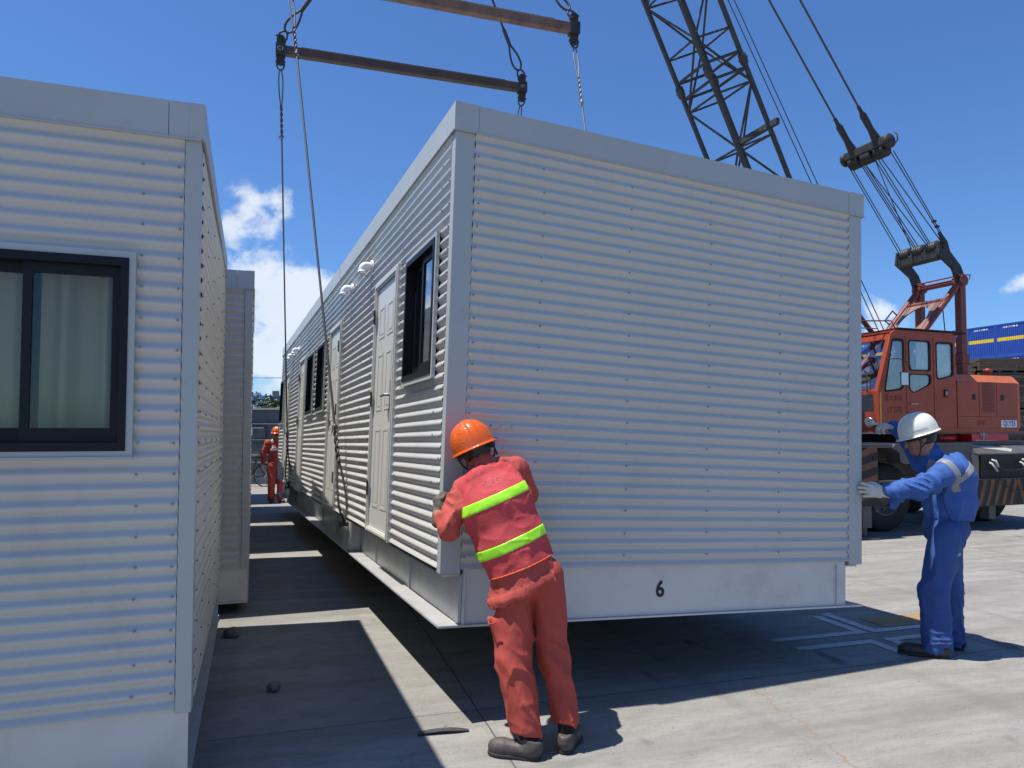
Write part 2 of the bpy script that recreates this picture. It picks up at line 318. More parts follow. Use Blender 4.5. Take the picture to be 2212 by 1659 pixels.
# ------------------------------------------------------------------ ground
GY = radians(17.5)
def make_ground():
    m = bpy.data.materials.new('yard_concrete'); m.use_nodes = True; nt = m.node_tree; N = nt.nodes; L = nt.links; b = N['Principled BSDF']
    b.inputs['Roughness'].default_value = 0.85; b.inputs['Specular IOR Level'].default_value = 0.25
    tc = N.new('ShaderNodeTexCoord'); mp = N.new('ShaderNodeMapping'); mp.vector_type = 'POINT'; mp.inputs['Rotation'].default_value = (0, 0, -GY); L.new(tc.outputs['Object'], mp.inputs[0])
    def noise(scale, detail=6, rough=0.6, stretch=(1, 1, 1)):
        q = N.new('ShaderNodeMapping'); q.inputs['Scale'].default_value = stretch; L.new(mp.outputs[0], q.inputs[0])
        n = N.new('ShaderNodeTexNoise'); n.inputs['Scale'].default_value = scale; n.inputs['Detail'].default_value = detail; n.inputs['Roughness'].default_value = rough; L.new(q.outputs[0], n.inputs['Vector']); return n.outputs['Fac']
    def rng_(v, a, b_, c=0.0, d=1.0):
        r = N.new('ShaderNodeMapRange'); r.inputs['From Min'].default_value = a; r.inputs['From Max'].default_value = b_; r.inputs['To Min'].default_value = c; r.inputs['To Max'].default_value = d; L.new(v, r.inputs['Value']); return r.outputs[0]
    def mixc(f, a, b_):
        x = N.new('ShaderNodeMix'); x.data_type = 'RGBA'; L.new(f, x.inputs['Factor'])
        for k, v in (('A', a), ('B', b_)):
            if isinstance(v, tuple): x.inputs[k].default_value = (*v, 1)
            else: L.new(v, x.inputs[k])
        return x.outputs['Result']
    def m_(op, a, b_=None):
        n = N.new('ShaderNodeMath'); n.operation = op
        for i, v in enumerate((a, b_)):
            if v is None: continue
            if isinstance(v, (int, float)): n.inputs[i].default_value = v
            else: L.new(v, n.inputs[i])
        return n.outputs[0]
    c = mixc(rng_(noise(0.55, 6), 0.34, 0.66), (0.315, 0.305, 0.278), (0.265, 0.256, 0.235))
    c = mixc(rng_(noise(2.6, 7, 0.7, (0.35, 1.2, 1)), 0.40, 0.64, 0, 0.78), c, (0.185, 0.175, 0.156))
    c = mixc(rng_(noise(9, 8, 0.75, (0.5, 1.3, 1)), 0.48, 0.66, 0, 0.6), c, (0.165, 0.155, 0.14))
    c = mixc(rng_(noise(75, 3, 0.6), 0.42, 0.60, 0, 0.28), c, (0.34, 0.325, 0.29))
    c = mixc(rng_(noise(1.1, 3, 0.5), 0.66, 0.74, 0, 0.6), c, (0.16, 0.15, 0.14))
    c = mixc(rng_(noise(13, 2, 0.5), 0.73, 0.76, 0, 0.7), c, (0.12, 0.105, 0.095))
    sep = N.new('ShaderNodeSeparateXYZ'); L.new(mp.outputs[0], sep.inputs[0])
    wob = m_('MULTIPLY', m_('SUBTRACT', noise(3, 4), 0.5), 0.02)
    def joint(axis, off, sp, w=0.0045):
        v = m_('ADD', m_('SUBTRACT', sep.outputs[axis], off - sp * 50 - sp / 2), wob)
        d = m_('ABSOLUTE', m_('SUBTRACT', m_('MODULO', v, sp), sp / 2))
        return m_('LESS_THAN', d, w)
    j = m_('MAXIMUM', joint('X', 1.03, 4.02), joint('Y', 4.28, 3.85))
    wide = m_('MAXIMUM', joint('X', 1.03, 4.02, 0.035), joint('Y', 4.28, 3.85, 0.035))
    c = mixc(m_('MULTIPLY', wide, rng_(noise(6, 5), 0.42, 0.6, 0, 0.5)), c, (0.2, 0.19, 0.18))
    c = mixc(j, c, (0.10, 0.092, 0.084))
    c = mixc(rng_(noise(3.2, 2, 0.4, (1.0, .45, 1)), 0.69, 0.76, 0, 0.65), c, (0.09, 0.082, 0.074))
    c = mixc(rng_(noise(38, 2, 0.5), 0.70, 0.74, 0, 0.7), c, (0.10, 0.09, 0.08))
    c = mixc(rng_(noise(1.5, 4, 0.5, (.07, 1.5, 1)), 0.56, 0.66, 0, 0.30), c, (0.12, 0.112, 0.10))
    c = mixc(rng_(noise(1.3, 4, 0.5, (1.6, .09, 1)), 0.58, 0.66, 0, 0.25), c, (0.13, 0.122, 0.11))
    # one long rust-brown crack
    v = m_('ADD', m_('SUBTRACT', sep.outputs['X'], 2.76), m_('MULTIPLY', m_('SUBTRACT', noise(2.2, 6, 0.7), 0.5), 0.35))
    v = m_('SUBTRACT', v, m_('MULTIPLY', m_('SUBTRACT', sep.outputs['Y'], 4.1), 0.12))
    crack = m_('MULTIPLY', m_('LESS_THAN', m_('ABSOLUTE', v), 0.006), m_('LESS_THAN', sep.outputs['Y'], 4.28))
    c = mixc(m_('MULTIPLY', crack, 0.6), c, (0.26, 0.15, 0.09))
    L.new(c, b.inputs['Base Color'])
    h = m_('ADD', m_('MULTIPLY', noise(120, 3), 0.4), m_('MULTIPLY', noise(14, 5), 0.6))
    h = m_('SUBTRACT', h, m_('MULTIPLY', j, 1.2))
    bp = N.new('ShaderNodeBump'); bp.inputs['Strength'].default_value = 0.35; bp.inputs['Distance'].default_value = 0.01; L.new(h, bp.inputs['Height']); L.new(bp.outputs[0], b.inputs['Normal'])
    mb = MB(); mb.add([(-900, -300, 0), (900, -300, 0), (900, 1500, 0), (-900, 1500, 0)], [(0, 1, 2, 3)])
    mb.build('ground', m, kind='structure')
    e1 = Vector((cos(GY), sin(GY), 0)); e2 = Vector((-sin(GY), cos(GY), 0))
    def stripe(name, p, d, ln, w, mt, z=0.004):
        p = Vector(p); d = Vector(d).normalized(); n = Vector((-d.y, d.x, 0)); q = MB(); K = 26
        vs = []; 
        for i in range(K + 1):
            t = ln * i / K
            for s_ in (-1, 1): vs.append(p + d * t + n * (s_ * (w / 2 + rng.uniform(-.006, .004))) + Vector((0, 0, z)))
        q.add(vs, [(2 * i, 2 * i + 2, 2 * i + 3, 2 * i + 1) for i in range(K)]); o = q.build(name, mt, kind='structure')
    # slot corner marks painted on the slab
    V1 = Vector((2.67, 6.07, 0)); w = 0.085
    stripe('painted_line', V1 + e1 * .04, -e1, 0.88, w, 'paint_mark'); stripe('painted_line', V1 + e2 * .043, e2, 0.50, w, 'paint_mark')
    V2 = Vector((2.63, 5.80, 0))
    stripe('painted_line', V2 + e1 * .04, -e1, 0.72, w, 'paint_mark'); stripe('painted_line', V2 - e2 * .043, -e2, .34, w, 'paint_mark')
    V3 = Vector((2.80, 6.11, 0))
    stripe('painted_line', V3 - e1 * .04, e1, 0.66, w, 'paint_mark'); stripe('painted_line', V3 + e2 * .043, e2, 0.56, w, 'paint_mark')
    V4 = Vector((2.80, 5.86, 0))
    stripe('painted_line', V4 - e1 * .04, e1, 0.55, w, 'paint_mark'); stripe('painted_line', V4 - e2 * .043, -e2, .30, w, 'paint_mark')
    stripe('painted_patch', Vector((2.90, 6.36, 0)), e1, 0.75, 0.30, 'paint_yel')
make_ground()

# ------------------------------------------------------------------ cabins
CW, CL, CH, BH = 3.127, 12.25, 2.68, 0.32
PITCH = 2.515 / 37.0
def zsamples(z0, z1, extra=()):
    st = PITCH / 8; n = int(round((z1 - z0) / st)); zs = [z0 + (z1 - z0) * i / n for i in range(n + 1)]
    for e in extra:
        if e <= z0: continue
        k = min(range(len(zs)), key=lambda i: abs(zs[i] - e)); zs[k] = e
    return zs
def corr_wall(mb, P, ln, s0, s1, z0, z1, holes=(), screws=(), lap_s=(), lap_z=None, seed=0):
    """P(s, out, z) -> point. out is measured outward from the wall plane."""
    r = np.random.default_rng(seed)
    ss = sorted(set([s0, s1] + [h[0] for h in holes] + [h[1] for h in holes] + list(np.arange(s0 + .3, s1 - .1, .61)) + [l for l in lap_s] + [l + .003 for l in lap_s]))
    zs = zsamples(z0, z1, [h[2] for h in holes] + [h[3] for h in holes])
    ph = r.uniform(0, 6, 6)
    def out(s, z):
        o = -0.005 + 0.0095 * cos(2 * pi * (z - z0) / PITCH)
        o += 0.0030 * sin(s * 1.7 + ph[0] + z * 1.1) * sin(z * 1.9 + ph[1]) + 0.0020 * sin(s * 4.1 + ph[2]) * sin(z * 3.3 + ph[3])
        return o
    laps = sorted(lap_s)
    vs = []; idx = {}
    for i, s in enumerate(ss):
        extra = 0.0
        for l in laps:
            if s > l + .001: extra = 0.0022 if (laps.index(l) % 2 == 0) else 0.0
        for j, z in enumerate(zs):
            e = extra + (0.003 if (lap_z and z > lap_z) else 0)
            vs.append(P(s, out(s, z) + e, z))
    nz = len(zs); fs = []
    for i in range(len(ss) - 1):
        for j in range(nz - 1):
            cs = (ss[i] + ss[i + 1]) / 2; cz = (zs[j] + zs[j + 1]) / 2
            if any(h[0] < cs < h[1] and h[2] < cz < h[3] for h in holes): continue
            fs.append((i * nz + j, (i + 1) * nz + j, (i + 1) * nz + j + 1, i * nz + j + 1))
    mb.add(vs, fs, 0, True)
    # screws sit on the crests
    for sc_, rows in screws:
        for k in rows:
            z = z0 + PITCH * k
            if z > z1 - .02 or z < z0 + .02: continue
            if any(h[0] - .03 < sc_ < h[1] + .03 and h[2] - .03 < z < h[3] + .03 for h in holes): continue
            z += r.uniform(-.006, .006); s = sc_ + r.uniform(-.006, .006)
            c = P(s, out(s, z) + .003, z); ax = (P(s, 1, z) - P(s, 0, z)).normalized()
            mb.lathe(c, ax, [(-.002, .0066), (.0015, .0066), (.0015, .0045), (.005, .004), (.0055, .0001)], 6, 1, False)

def make_cabin(label, mtx, shear=0.0, number=None, seed=0, group='white corrugated cabins'):
    root = thing('modular_cabin', label, 'cabin', mtx, group)
    def V(u, s, z): return Vector((u + shear * z, s, z))
    W, Ln, H = CW, CL, CH; zt = 2.515
    wins = [(0.25, 1.04, 1.09, 1.98), (5.24, 6.0, 1.09, 1.98), (6.40, 7.19, 1.09, 1.98), (11.35, 12.12, 1.09, 1.98)]
    doors = [(1.30, 2.13, 0.0, 2.02, 0), (3.98, 4.82, 0.0, 2.02, 1), (7.46, 8.26, 0.0, 2.02, 0), (10.06, 10.88, 0.0, 2.02, 1)]
    # walls
    def newmb():
        m = MB(); m.T = Matrix(((1, 0, shear, 0), (0, 1, 0, 0), (0, 0, 1, 0), (0, 0, 0, 1))); return m
    holes = [(w[0] + .02, w[1] - .02, w[2] + .02, w[3] - .02) for w in wins] + [(d[0] + .02, d[1] - .02, -1, d[3] - .02) for d in doors]
    m = newmb()
    rows = range(1, 37, 2)
    corr_wall(m, lambda s, o, z: Vector((-o, s, z)), Ln, .068, Ln - .068, 0, zt, holes,
              [(x, rows) for x in (.085, .232, 1.20, 2.32, 2.75, 3.3, 3.86, 4.95, 5.14, 6.14, 6.3, 7.3, 7.38, 8.4, 8.95, 9.5, 9.95, 11.0, 11.26)], [2.72, 4.9, 7.35, 9.8], seed=seed)
    m.build('side_wall', ['siding', 'screw'], root)
    m = newmb()
    corr_wall(m, lambda s, o, z: Vector((W + o, s, z)), Ln, .068, Ln - .068, 0, zt, [], [(x, rows) for x in np.arange(.12, Ln, 1.2)], [3.0, 6.1, 9.2], seed=seed + 1)
    m.build('side_wall', ['siding', 'screw'], root)
    m = newmb()
    corr_wall(m, lambda s, o, z: Vector((s, -o, z)), W, .121, W - .121, 0, zt, [], [(x, range(1, 37, 2)) for x in (.142, .56, 1.17, 1.78, 2.37, W - .142)], [], 1.80, seed=seed + 2)
    m.build('end_wall', ['siding', 'screw'], root)
    m = newmb()
    corr_wall(m, lambda s, o, z: Vector((s, Ln + o, z)), W, .121, W - .121, 0, zt, [], [(x, rows) for x in (.142, .7, 1.3, 1.9, 2.5, W - .142)], [], 1.80, seed=seed + 3)
    m.build('end_wall', ['siding', 'screw'], root)
    # lining
    if number:
        for (x, k, a, b) in ((.27, 12, .006, .016), (.33, 12, .004, .010), (.22, 11, .012, .006), (.40, 12, .005, .007), (.30, 11, .022, .005)):
            sm = MB(); sm.T = Matrix(((1, 0, shear, 0), (0, 1, 0, 0), (0, 0, 1, 0), (0, 0, 0, 1))); z = PITCH * k; n = 9
            sm.add([(x + a * cos(t) * (1 + .3 * sin(3 * t)), -.0062, z + b * sin(t) * (1 + .2 * cos(2 * t)) * .5) for t in np.linspace(0, 2 * pi, n + 1)[:-1]], [tuple(range(n))])
            sm.build('scuff_mark', 'stone', root)
    m = newmb()
    m.box((.09, .1, -.03), (W - .09, Ln - .1, .03)); m.box((.09, .1, zt - .08), (W - .09, Ln - .1, zt - .04))
    m.box((W - .12, .1, .031), (W - .09, Ln - .1, zt - .081)); m.box((.09, .09, .031), (W - .121, .12, zt - .081)); m.box((.09, Ln - .12, .031), (W - .121, Ln - .09, zt - .081))
    for s in (3.06, 6.18, 9.2): m.box((.09, s, .031), (W - .121, s + .06, zt - .081))
    # the lining of the windowed wall, with its openings
    ss = [.121] + sorted([h for w in holes for h in (w[0], w[1])]) + [Ln - .121]
    for i in range(0, len(ss) - 1):
        mid = (ss[i] + ss[i + 1]) / 2; hit = [h for h in holes if h[0] < mid < h[1]]
        if not hit: m.box((.075, ss[i], .031), (.088, ss[i + 1], zt - .081))
        else:
            h = hit[0]
            if h[2] > 0: m.box((.075, ss[i], .031), (.088, ss[i + 1], h[2]))
            m.box((.075, ss[i], h[3]), (.088, ss[i + 1], zt - .081))
    m.build('interior_lining', 'interior', root)
    # corner posts
    for (u0, u1) in ((0, .12), (W - .12, W)):
        for (s0, s1) in ((0, .066), (Ln - .066, Ln)):
            m = newmb(); m.bevbox((u0, s0, -.025), (u1, s1, zt + .01), .003); m.build('corner_post', 'trim', root)
    # fascia: four runs of flashing, corner caps, drip lip
    def fascia(axis, lo):
        m = newmb(); L_ = W if axis == 0 else Ln; o = .012; t = .05
        a, b = -o, L_ + o
        segs = [a, .135, L_ - .135, b] if axis == 0 else [a, .135, 2.72, 4.95, 7.3, 9.7, L_ - .135, b]
        for i in range(len(segs) - 1):
            x0, x1 = segs[i] + (.0012 if i else 0), segs[i + 1] - (.0012 if i < len(segs) - 2 else 0)
            pr = .0 if (i not in (0, len(segs) - 2) or axis == 1) else .002
            zb = zt + (.0 if i not in (0, len(segs) - 2) else .001)
            if axis == 0:
                y0, y1 = (-o - pr, t) if lo else (Ln - t, Ln + o + pr)
                m.box((x0, y0, zb), (x1, y1, H - (.0 if pr else .002)))
            else:
                x0c = max(x0, t + .0003); x1c = min(x1, Ln - t - .0003)
                y0, y1 = (-o - pr, t) if lo else (W - t, W + o + pr)
                if x1c > x0c: m.box((y0, x0c, zb), (y1, x1c, H - (.0 if pr else .002)))
        if axis == 0: m.box((-o, -o - .006 if lo else Ln + o, zt - .006), (W + o, -o + .004 if lo else Ln + o + .006, zt + .0008))
        else: m.box((-o - .006 if lo else W + o, 0, zt - .006), (-o + .004 if lo else W + o + .006, Ln, zt + .0008))
        m.build('roof_fascia', 'trim', root)
    fascia(0, True); fascia(0, False); fascia(1, True); fascia(1, False)
    m = newmb(); m.box((.051, .051, zt + .03), (W - .051, Ln - .051, H - .03)); m.build('roof', 'trim', root)
    # base frame
    if number is None:
        for side in (0, 1):
            m = newmb(); f = (lambda u: u) if side == 0 else (lambda u: W - u)
            for (u0, u1, s0, s1, z0, z1) in ((.018, .029, .012, Ln - .012, -BH + .0125, .02), (-.004, .10, .004, Ln - .004, -BH, -BH + .012)):
                a, b = sorted((f(u0), f(u1))); m.box((a, s0, z0), (b, s1, z1))
            m.build('base_beam', 'endbeam', root)
        for e in (0, 1):
            m = newmb(); g = (lambda s: s) if e == 0 else (lambda s: Ln - s)
            for (u0, u1, s0, s1, z0, z1) in ((.0295, W - .0295, .125, .14, -BH + .0125, -.031), (.101, W - .101, .0, .20, -BH + .0005, -BH + .0115), (.0295, W - .0295, .03, .20, -.043, -.0315)):
                a, b = sorted((g(s0), g(s1))); m.box((u0, a, z0), (u1, b, z1))
            m.build('end_beam', 'beam', root)
    else:
        for side in (0, 1):
            m = newmb(); f = (lambda u: u) if side == 0 else (lambda u: W - u)
            def bx(u0, u1, s0, s1, z0, z1, mi=0):
                a, b = sorted((f(u0), f(u1))); m.box((a, s0, z0), (b, s1, z1), mi)
            bx(.125, .14, .03, Ln - .03, -BH + .0125, -.031); bx(.0, .20, -.005, Ln + .005, -BH, -BH + .012)
            bx(.02, .20, .03, Ln - .03, -.043, -.0315)
            for s in (1.15, 2.35, 4.6, 5.8, 7.0, 8.2, 10.6, 11.6): bx(.115, .1245, s, s + .012, -BH + .0125, -.044)
            m.build('base_beam', 'beam', root)
        for e in (0, 1):
            m = newmb(); g = (lambda s: s) if e == 0 else (lambda s: Ln - s)
            def by(u0, u1, s0, s1, z0, z1, mi=0):
                a, b = sorted((g(s0), g(s1))); m.box((u0, a, z0), (u1, b, z1), mi)
            by(.142, W - .142, .018, .029, -BH + .0125, .02); by(.201, W - .201, -.004, .10, -BH, -BH + .011)
            by(.141, .15, -.002, .0175, -BH + .013, -.027); by(W - .23, W - .222, .004, .0175, -BH + .013, -.027)
            pass
            if number and e == 0:
                put_text(m, number, .142, (1.443, .018, -.158), (1, 0, 0), (0, 0, 1), 1, bold=.006, off=.002, xs=.92)
            m.build('end_beam', ['endbeam', 'blackpaint'], root)
    # lifting lugs
    for s0 in ((3.0, 9.28) if number else ()):
        for side in (0, 1):
            m = newmb(); f = (lambda u: u) if side == 0 else (lambda u: W - u)
            poly = [(f(.004), s0, -.03), (f(.004), s0 + .43, -.03), (f(.004), s0 + .43, -BH + .013), (f(.004), s0 + .13, -BH + .013), (f(.004), s0 + .03, -.17)]
            m.prism(poly, (.016 if side == 0 else -.016, 0, 0))
            a, b = sorted((f(.021), f(.124)))
            m.box((a, s0 + .30, -BH + .013), (b, s0 + .315, -.044)); m.box((a, s0 + .12, -BH + .013), (b, s0 + .135, -.044))
            m.build('lifting_lug', 'beam', root)
    # doors
    for (s0, s1, z0, z1, hand) in doors:
        fr = newmb(); a, b = s0, s1
        def L4(s0, s1, z0, z1, u): return [(u, s0, z0), (u, s1, z0), (u, s1, z1), (u, s0, z1)]
        fr.ring(L4(a, b, -.012, z1, -.022), L4(a + .055, b - .055, .035, z1 - .055, -.022), (.09, 0, 0))
        fr.ring(L4(a + .018, b - .018, .006, z1 - .018, -.030), L4(a + .040, b - .040, .024, z1 - .040, -.030), (.0078, 0, 0))
        frame = fr.build('door_frame', 'doorframe', root)
        d = newmb(); d.box((-.006, a + .058, .038), (.034, b - .058, z1 - .058))
        w = (b - a - .116 - .30) / 2
        for c0 in (a + .058 + .10, a + .058 + .20 + w):
            for (q0, q1) in ((.20, .82), (.96, 1.42), (1.54, 1.80)):
                d.ring(L4(c0, c0 + w, q0, q1, -.0095), L4(c0 + .022, c0 + w - .022, q0 + .022, q1 - .022, -.0095), (.0032, 0, 0))
                d.box((-.0085, c0 + .034, q0 + .034), (-.0061, c0 + w - .034, q1 - .034))
        door = d.build('door', 'door', root)
        hs = (a + .058 + .065) if hand == 0 else (b - .058 - .065); sg = 1 if hand == 0 else -1
        h = newmb(); h.bevbox((-.018, hs - .026, .86), (-.0065, hs + .026, 1.17), .003)
        h.tube([(-.016, hs, 1.06), (-.055, hs, 1.06), (-.06, hs + sg * .02, 1.06), (-.058, hs + sg * .115, 1.055)], .0105, 8)
        h.build('handle', 'screw', door)
        hh = (b - .060) if hand == 0 else (a + .060)
        for z in (.28, 1.0, 1.68):
            g = newmb(); g.cyl((-.034, hh, z), (-.034, hh, z + .12), .008, 8); g.box((-.0335, hh - .018, z + .004), (-.0305, hh + .018, z + .116)); g.build('hinge', 'rig', door)
    # windows
    for (s0, s1, z0, z1) in wins:
        t = newmb(); t.ring(L4(s0, s1, z0, z1, -.024), L4(s0 + .026, s1 - .026, z0 + .028, z1 - .028, -.024), (.022, 0, 0))
        t.box((-.034, s0 - .004, z0 - .006), (-.0245, s1 + .004, z0 + .004)); t.build('window_trim', 'trim', root)
        f_ = newmb(); a, b, c, d = s0 + .0265, s1 - .0265, z0 + .0285, z1 - .0285
        f_.ring(L4(a, b, c, d, -.030), L4(a + .030, b - .030, c + .036, d - .036, -.030), (.10, 0, 0))
        win = f_.build('window', 'blackframe', root)
        mid = (a + b) / 2
        for k, (x0, x1, uu) in enumerate(((a + .031, mid + .028, .004), (mid - .028, b - .031, .036))):
            sh_ = newmb(); sh_.ring(L4(x0, x1, c + .037, d - .037, uu), L4(x0 + .034, x1 - .034, c + .098, d - .080, uu), (.022, 0, 0))
            sh_.build('sash', 'blackframe', win)
            p = newmb(); p.box((uu + .009, x0 + .0335, c + .0975), (uu + .012, x1 - .0335, d - .0795)); p.build('pane', 'glass' if number else 'glass_row', win)
        cu = newmb(); n = 90; vs = []; r = np.random.default_rng(seed + int(s0 * 10)); ph = r.uniform(0, 6, 4)
        for i in range(n + 1):
            s = a - .03 + (b - a + .06) * i / n
            for z in (z0 - .12, z0 + .25, z1 + .06):
                uu = .165 + .034 * sin(s * 38 + ph[0] + 1.2 * sin(s * 9 + ph[1]) + z * .5) + .012 * sin(s * 71 + ph[2] + z * .8)
                vs.append((uu, s, z))
        cu.add(vs, [(3 * i + j, 3 * i + 3 + j, 3 * i + 4 + j, 3 * i + 1 + j) for i in range(n) for j in (0, 1)], 0, True)
        cu.build('curtain', 'curtain', root)
    # vent elbows
    for s in (2.46, 3.50, 8.8, 9.65):
        z = 2.26; v = newmb(); v.lathe((.0, s, z), (-1, 0, 0), [(-.01, .052), (.014, .052), (.018, .036)], 20)
        pts = [(-.045 - .042 * sin(t), s, z - .042 * (1 - cos(t))) for t in np.linspace(0, pi / 2, 8)]
        pts = [(.01, s, z)] + pts + [(pts[-1][0], s, pts[-1][2] - .030)]
        v.tube(pts, .033, 18); v.lathe((pts[-1][0], s, pts[-1][2] - .004), (0, 0, 1), [(0, .029), (0, .039), (.024, .039), (.024, .033)], 18)
        v.build('vent_pipe', 'pvc', root)
    return root

def Rz(a): return Matrix.Rotation(a, 4, 'Z')
main_mtx = Matrix.Translation((-.4994, 4.1587, .8488)) @ Rz(.3978) @ Matrix.Rotation(-.0111, 4, 'X') @ Matrix.Rotation(.0506, 4, 'Y')
main = make_cabin('large white corrugated cabin numbered 6 hanging from slings above the yard', main_mtx, -.0133, '6', 10)
def MP(u, s, z): return main_mtx @ Vector((u - .0133 * z, s, z))

AY = .3569
def row_mtx(x, y, z, yaw=AY): return Matrix.Translation((x, y, z)) @ Rz(yaw + pi / 2)
rowA = make_cabin('white corrugated cabin on timber blocks filling the left edge, curtained black window', row_mtx(-1.482, 3.304, .412), 0, None, 30)
for (x, y, z, lab) in ((-2.53, 6.74, .415, 'white corrugated cabin directly behind the left edge cabin, only its end post visible'),
                       (-3.90, 10.15, .41, 'white corrugated cabin third in the parked row, hidden behind the second'),
                       (-5.28, 13.55, .41, 'white corrugated cabin fourth in the parked row'),
                       (-6.85, 17.0, .41, 'white corrugated cabin last and farthest in the parked row')):
    c = copy_tree(rowA); c.matrix_world = row_mtx(x, y, z); c['label'] = lab

# timber blocks under the parked cabins
def make_blocks():
    first = None
    spots = []
    for (x, y) in ((-1.482, 3.304), (-2.50, 6.64)):
        T = row_mtx(x, y, 0)
        for s in (.35, 4.0, 8.0, 11.6):
            for u in (.16, CW - .16): spots.append(T @ Matrix.Translation((u, s, 0)))
    for i, T in enumerate(spots):
        m = MB(); m.bevbox((-.30, -.10, .001), (.30, .10, .088), .006)
        if first is None: first = m.build('timber_block', 'wood2'); o = first
        else: o = first.copy(); COL.objects.link(o)
        o.matrix_world = T
        pl = ['right end', 'second pair from the right end', 'third pair from the right end', 'left end'][(i % 8) // 2]
        tag(o, 'dark timber block under the %s parked cabin, %s %s' % (['first', 'second'][i // 8], pl, ['near side', 'far side'][i % 2]), 'block', 'timber blocks under the parked cabins')
make_blocks()
def lump(name, lab, cat, c, r, sq, mt, seed):
    bm = bmesh.new(); bmesh.ops.create_icosphere(bm, subdivisions=3, radius=1); rr = np.random.default_rng(seed); k = rr.normal(size=(4, 3)) * 2.2
    for v in bm.verts:
        n = sum(sin(Vector(kk).dot(v.co) + i) for i, kk in enumerate(k)) * .07
        v.co = Vector((v.co.x * sq[0], v.co.y * sq[1], max(v.co.z, -.6) * sq[2])) * (r * (1 + n))
    z0 = min(v.co.z for v in bm.verts); mb = MB(); mb.T = Matrix.Translation((c[0], c[1], -z0 + .001)); bm.verts.index_update()
    mb.add([v.co.copy() for v in bm.verts], [[v.index for v in f.verts] for f in bm.faces], 0, False); bm.free()
    return tag(mb.build(name, mt), lab, cat)
lump('concrete_lump', 'small broken concrete lump lying clear of the left cabin flange', 'rubble', (-1.60, 4.72), .04, (1, 1.1, .8), 'stone', 3)
lump('concrete_lump', 'broken concrete lump at the far end of the left cabin flange', 'rubble', (-2.36, 5.95), .055, (1.2, 1.1, .8), 'stone', 5)
def make_strip():
    m = MB(); p0 = Vector((-.60, 4.03, .005)); p1 = Vector((-.33, 4.08, .005)); d = (p1 - p0).normalized(); n = Vector((-d.y, d.x, 0)); vs = []
    for i in range(9):
        t = i / 8; w = .022 * (1 - .5 * max(0, t - .8) / .2); q = p0.lerp(p1, t) + Vector((0, 0, .012 * sin(pi * t)))
        vs += [q - n * w, q + n * w, q + n * w + Vector((0, 0, .004)), q - n * w + Vector((0, 0, .004))]
    fs = []
    for i in range(8):
        for j in range(4): fs.append((4 * i + j, 4 * i + (j + 1) % 4, 4 * i + 4 + (j + 1) % 4, 4 * i + 4 + j))
    fs += [(0, 1, 2, 3), (32, 33, 34, 35)]
    m.add(vs, fs); tag(m.build('steel_strip', 'strip'), 'flat offcut of grey steel strip lying on the concrete', 'strip')
make_strip()

# ------------------------------------------------------------------ lifting gear
def arc_loop(c, d, side, a, b, n=14):
    """teardrop eye: from point c, along d (unit) of length a, half width b"""
    c = Vector(c); d = Vector(d).normalized(); side = Vector(side).normalized()
    return [c + d * (a * (.5 - .5 * cos(pi * t)) if t <= 1 else a) + side * (b * sin(pi * t) * (t if False else 1)) for t in np.linspace(0, 1, n)]
def eye(mb, tip, d, ln, hw, r, mi=0):
    # rope eye: tip = where the splice ends, opening along d
    tip = Vector(tip); d = Vector(d).normalized(); side = Vector((1, .35, 0)).normalized(); side = (side - d * side.dot(d)).normalized()
    P_ = []
    for t in np.linspace(0, 2 * pi, 22)[:-1]:
        x = .5 - .5 * cos(t); w = sin(t) * hw * (x ** .6) * 1.15
        P_.append(tip + d * (ln * x) + side * w)
    mb.tube(P_, r, 7, mi, closed=True)
def shackle(mb, c, d, size, r, mi=0):
    c = Vector(c); d = Vector(d).normalized(); side = Vector((1, .35, 0)); side = (side - d * side.dot(d)).normalized()
    pts = [c + side * (-size * .5), c + side * (-size * .55) + d * size * .5, c + side * (-size * .35) + d * size * 1.0, c + d * size * 1.2, c + side * (size * .35) + d * size * 1.0, c + side * (size * .55) + d * size * .5, c + side * (size * .5)]
    mb.tube(pts, r, 8, mi); mb.cyl(c - side * size * .75, c + side * size * .75, r * 1.15, 8, mi)
def sag(a, b, s, n=14):
    a = Vector(a); b = Vector(b); return [a.lerp(b, t) + Vector((0, 0, -4 * s * t * (1 - t))) for t in np.linspace(0, 1, n)]

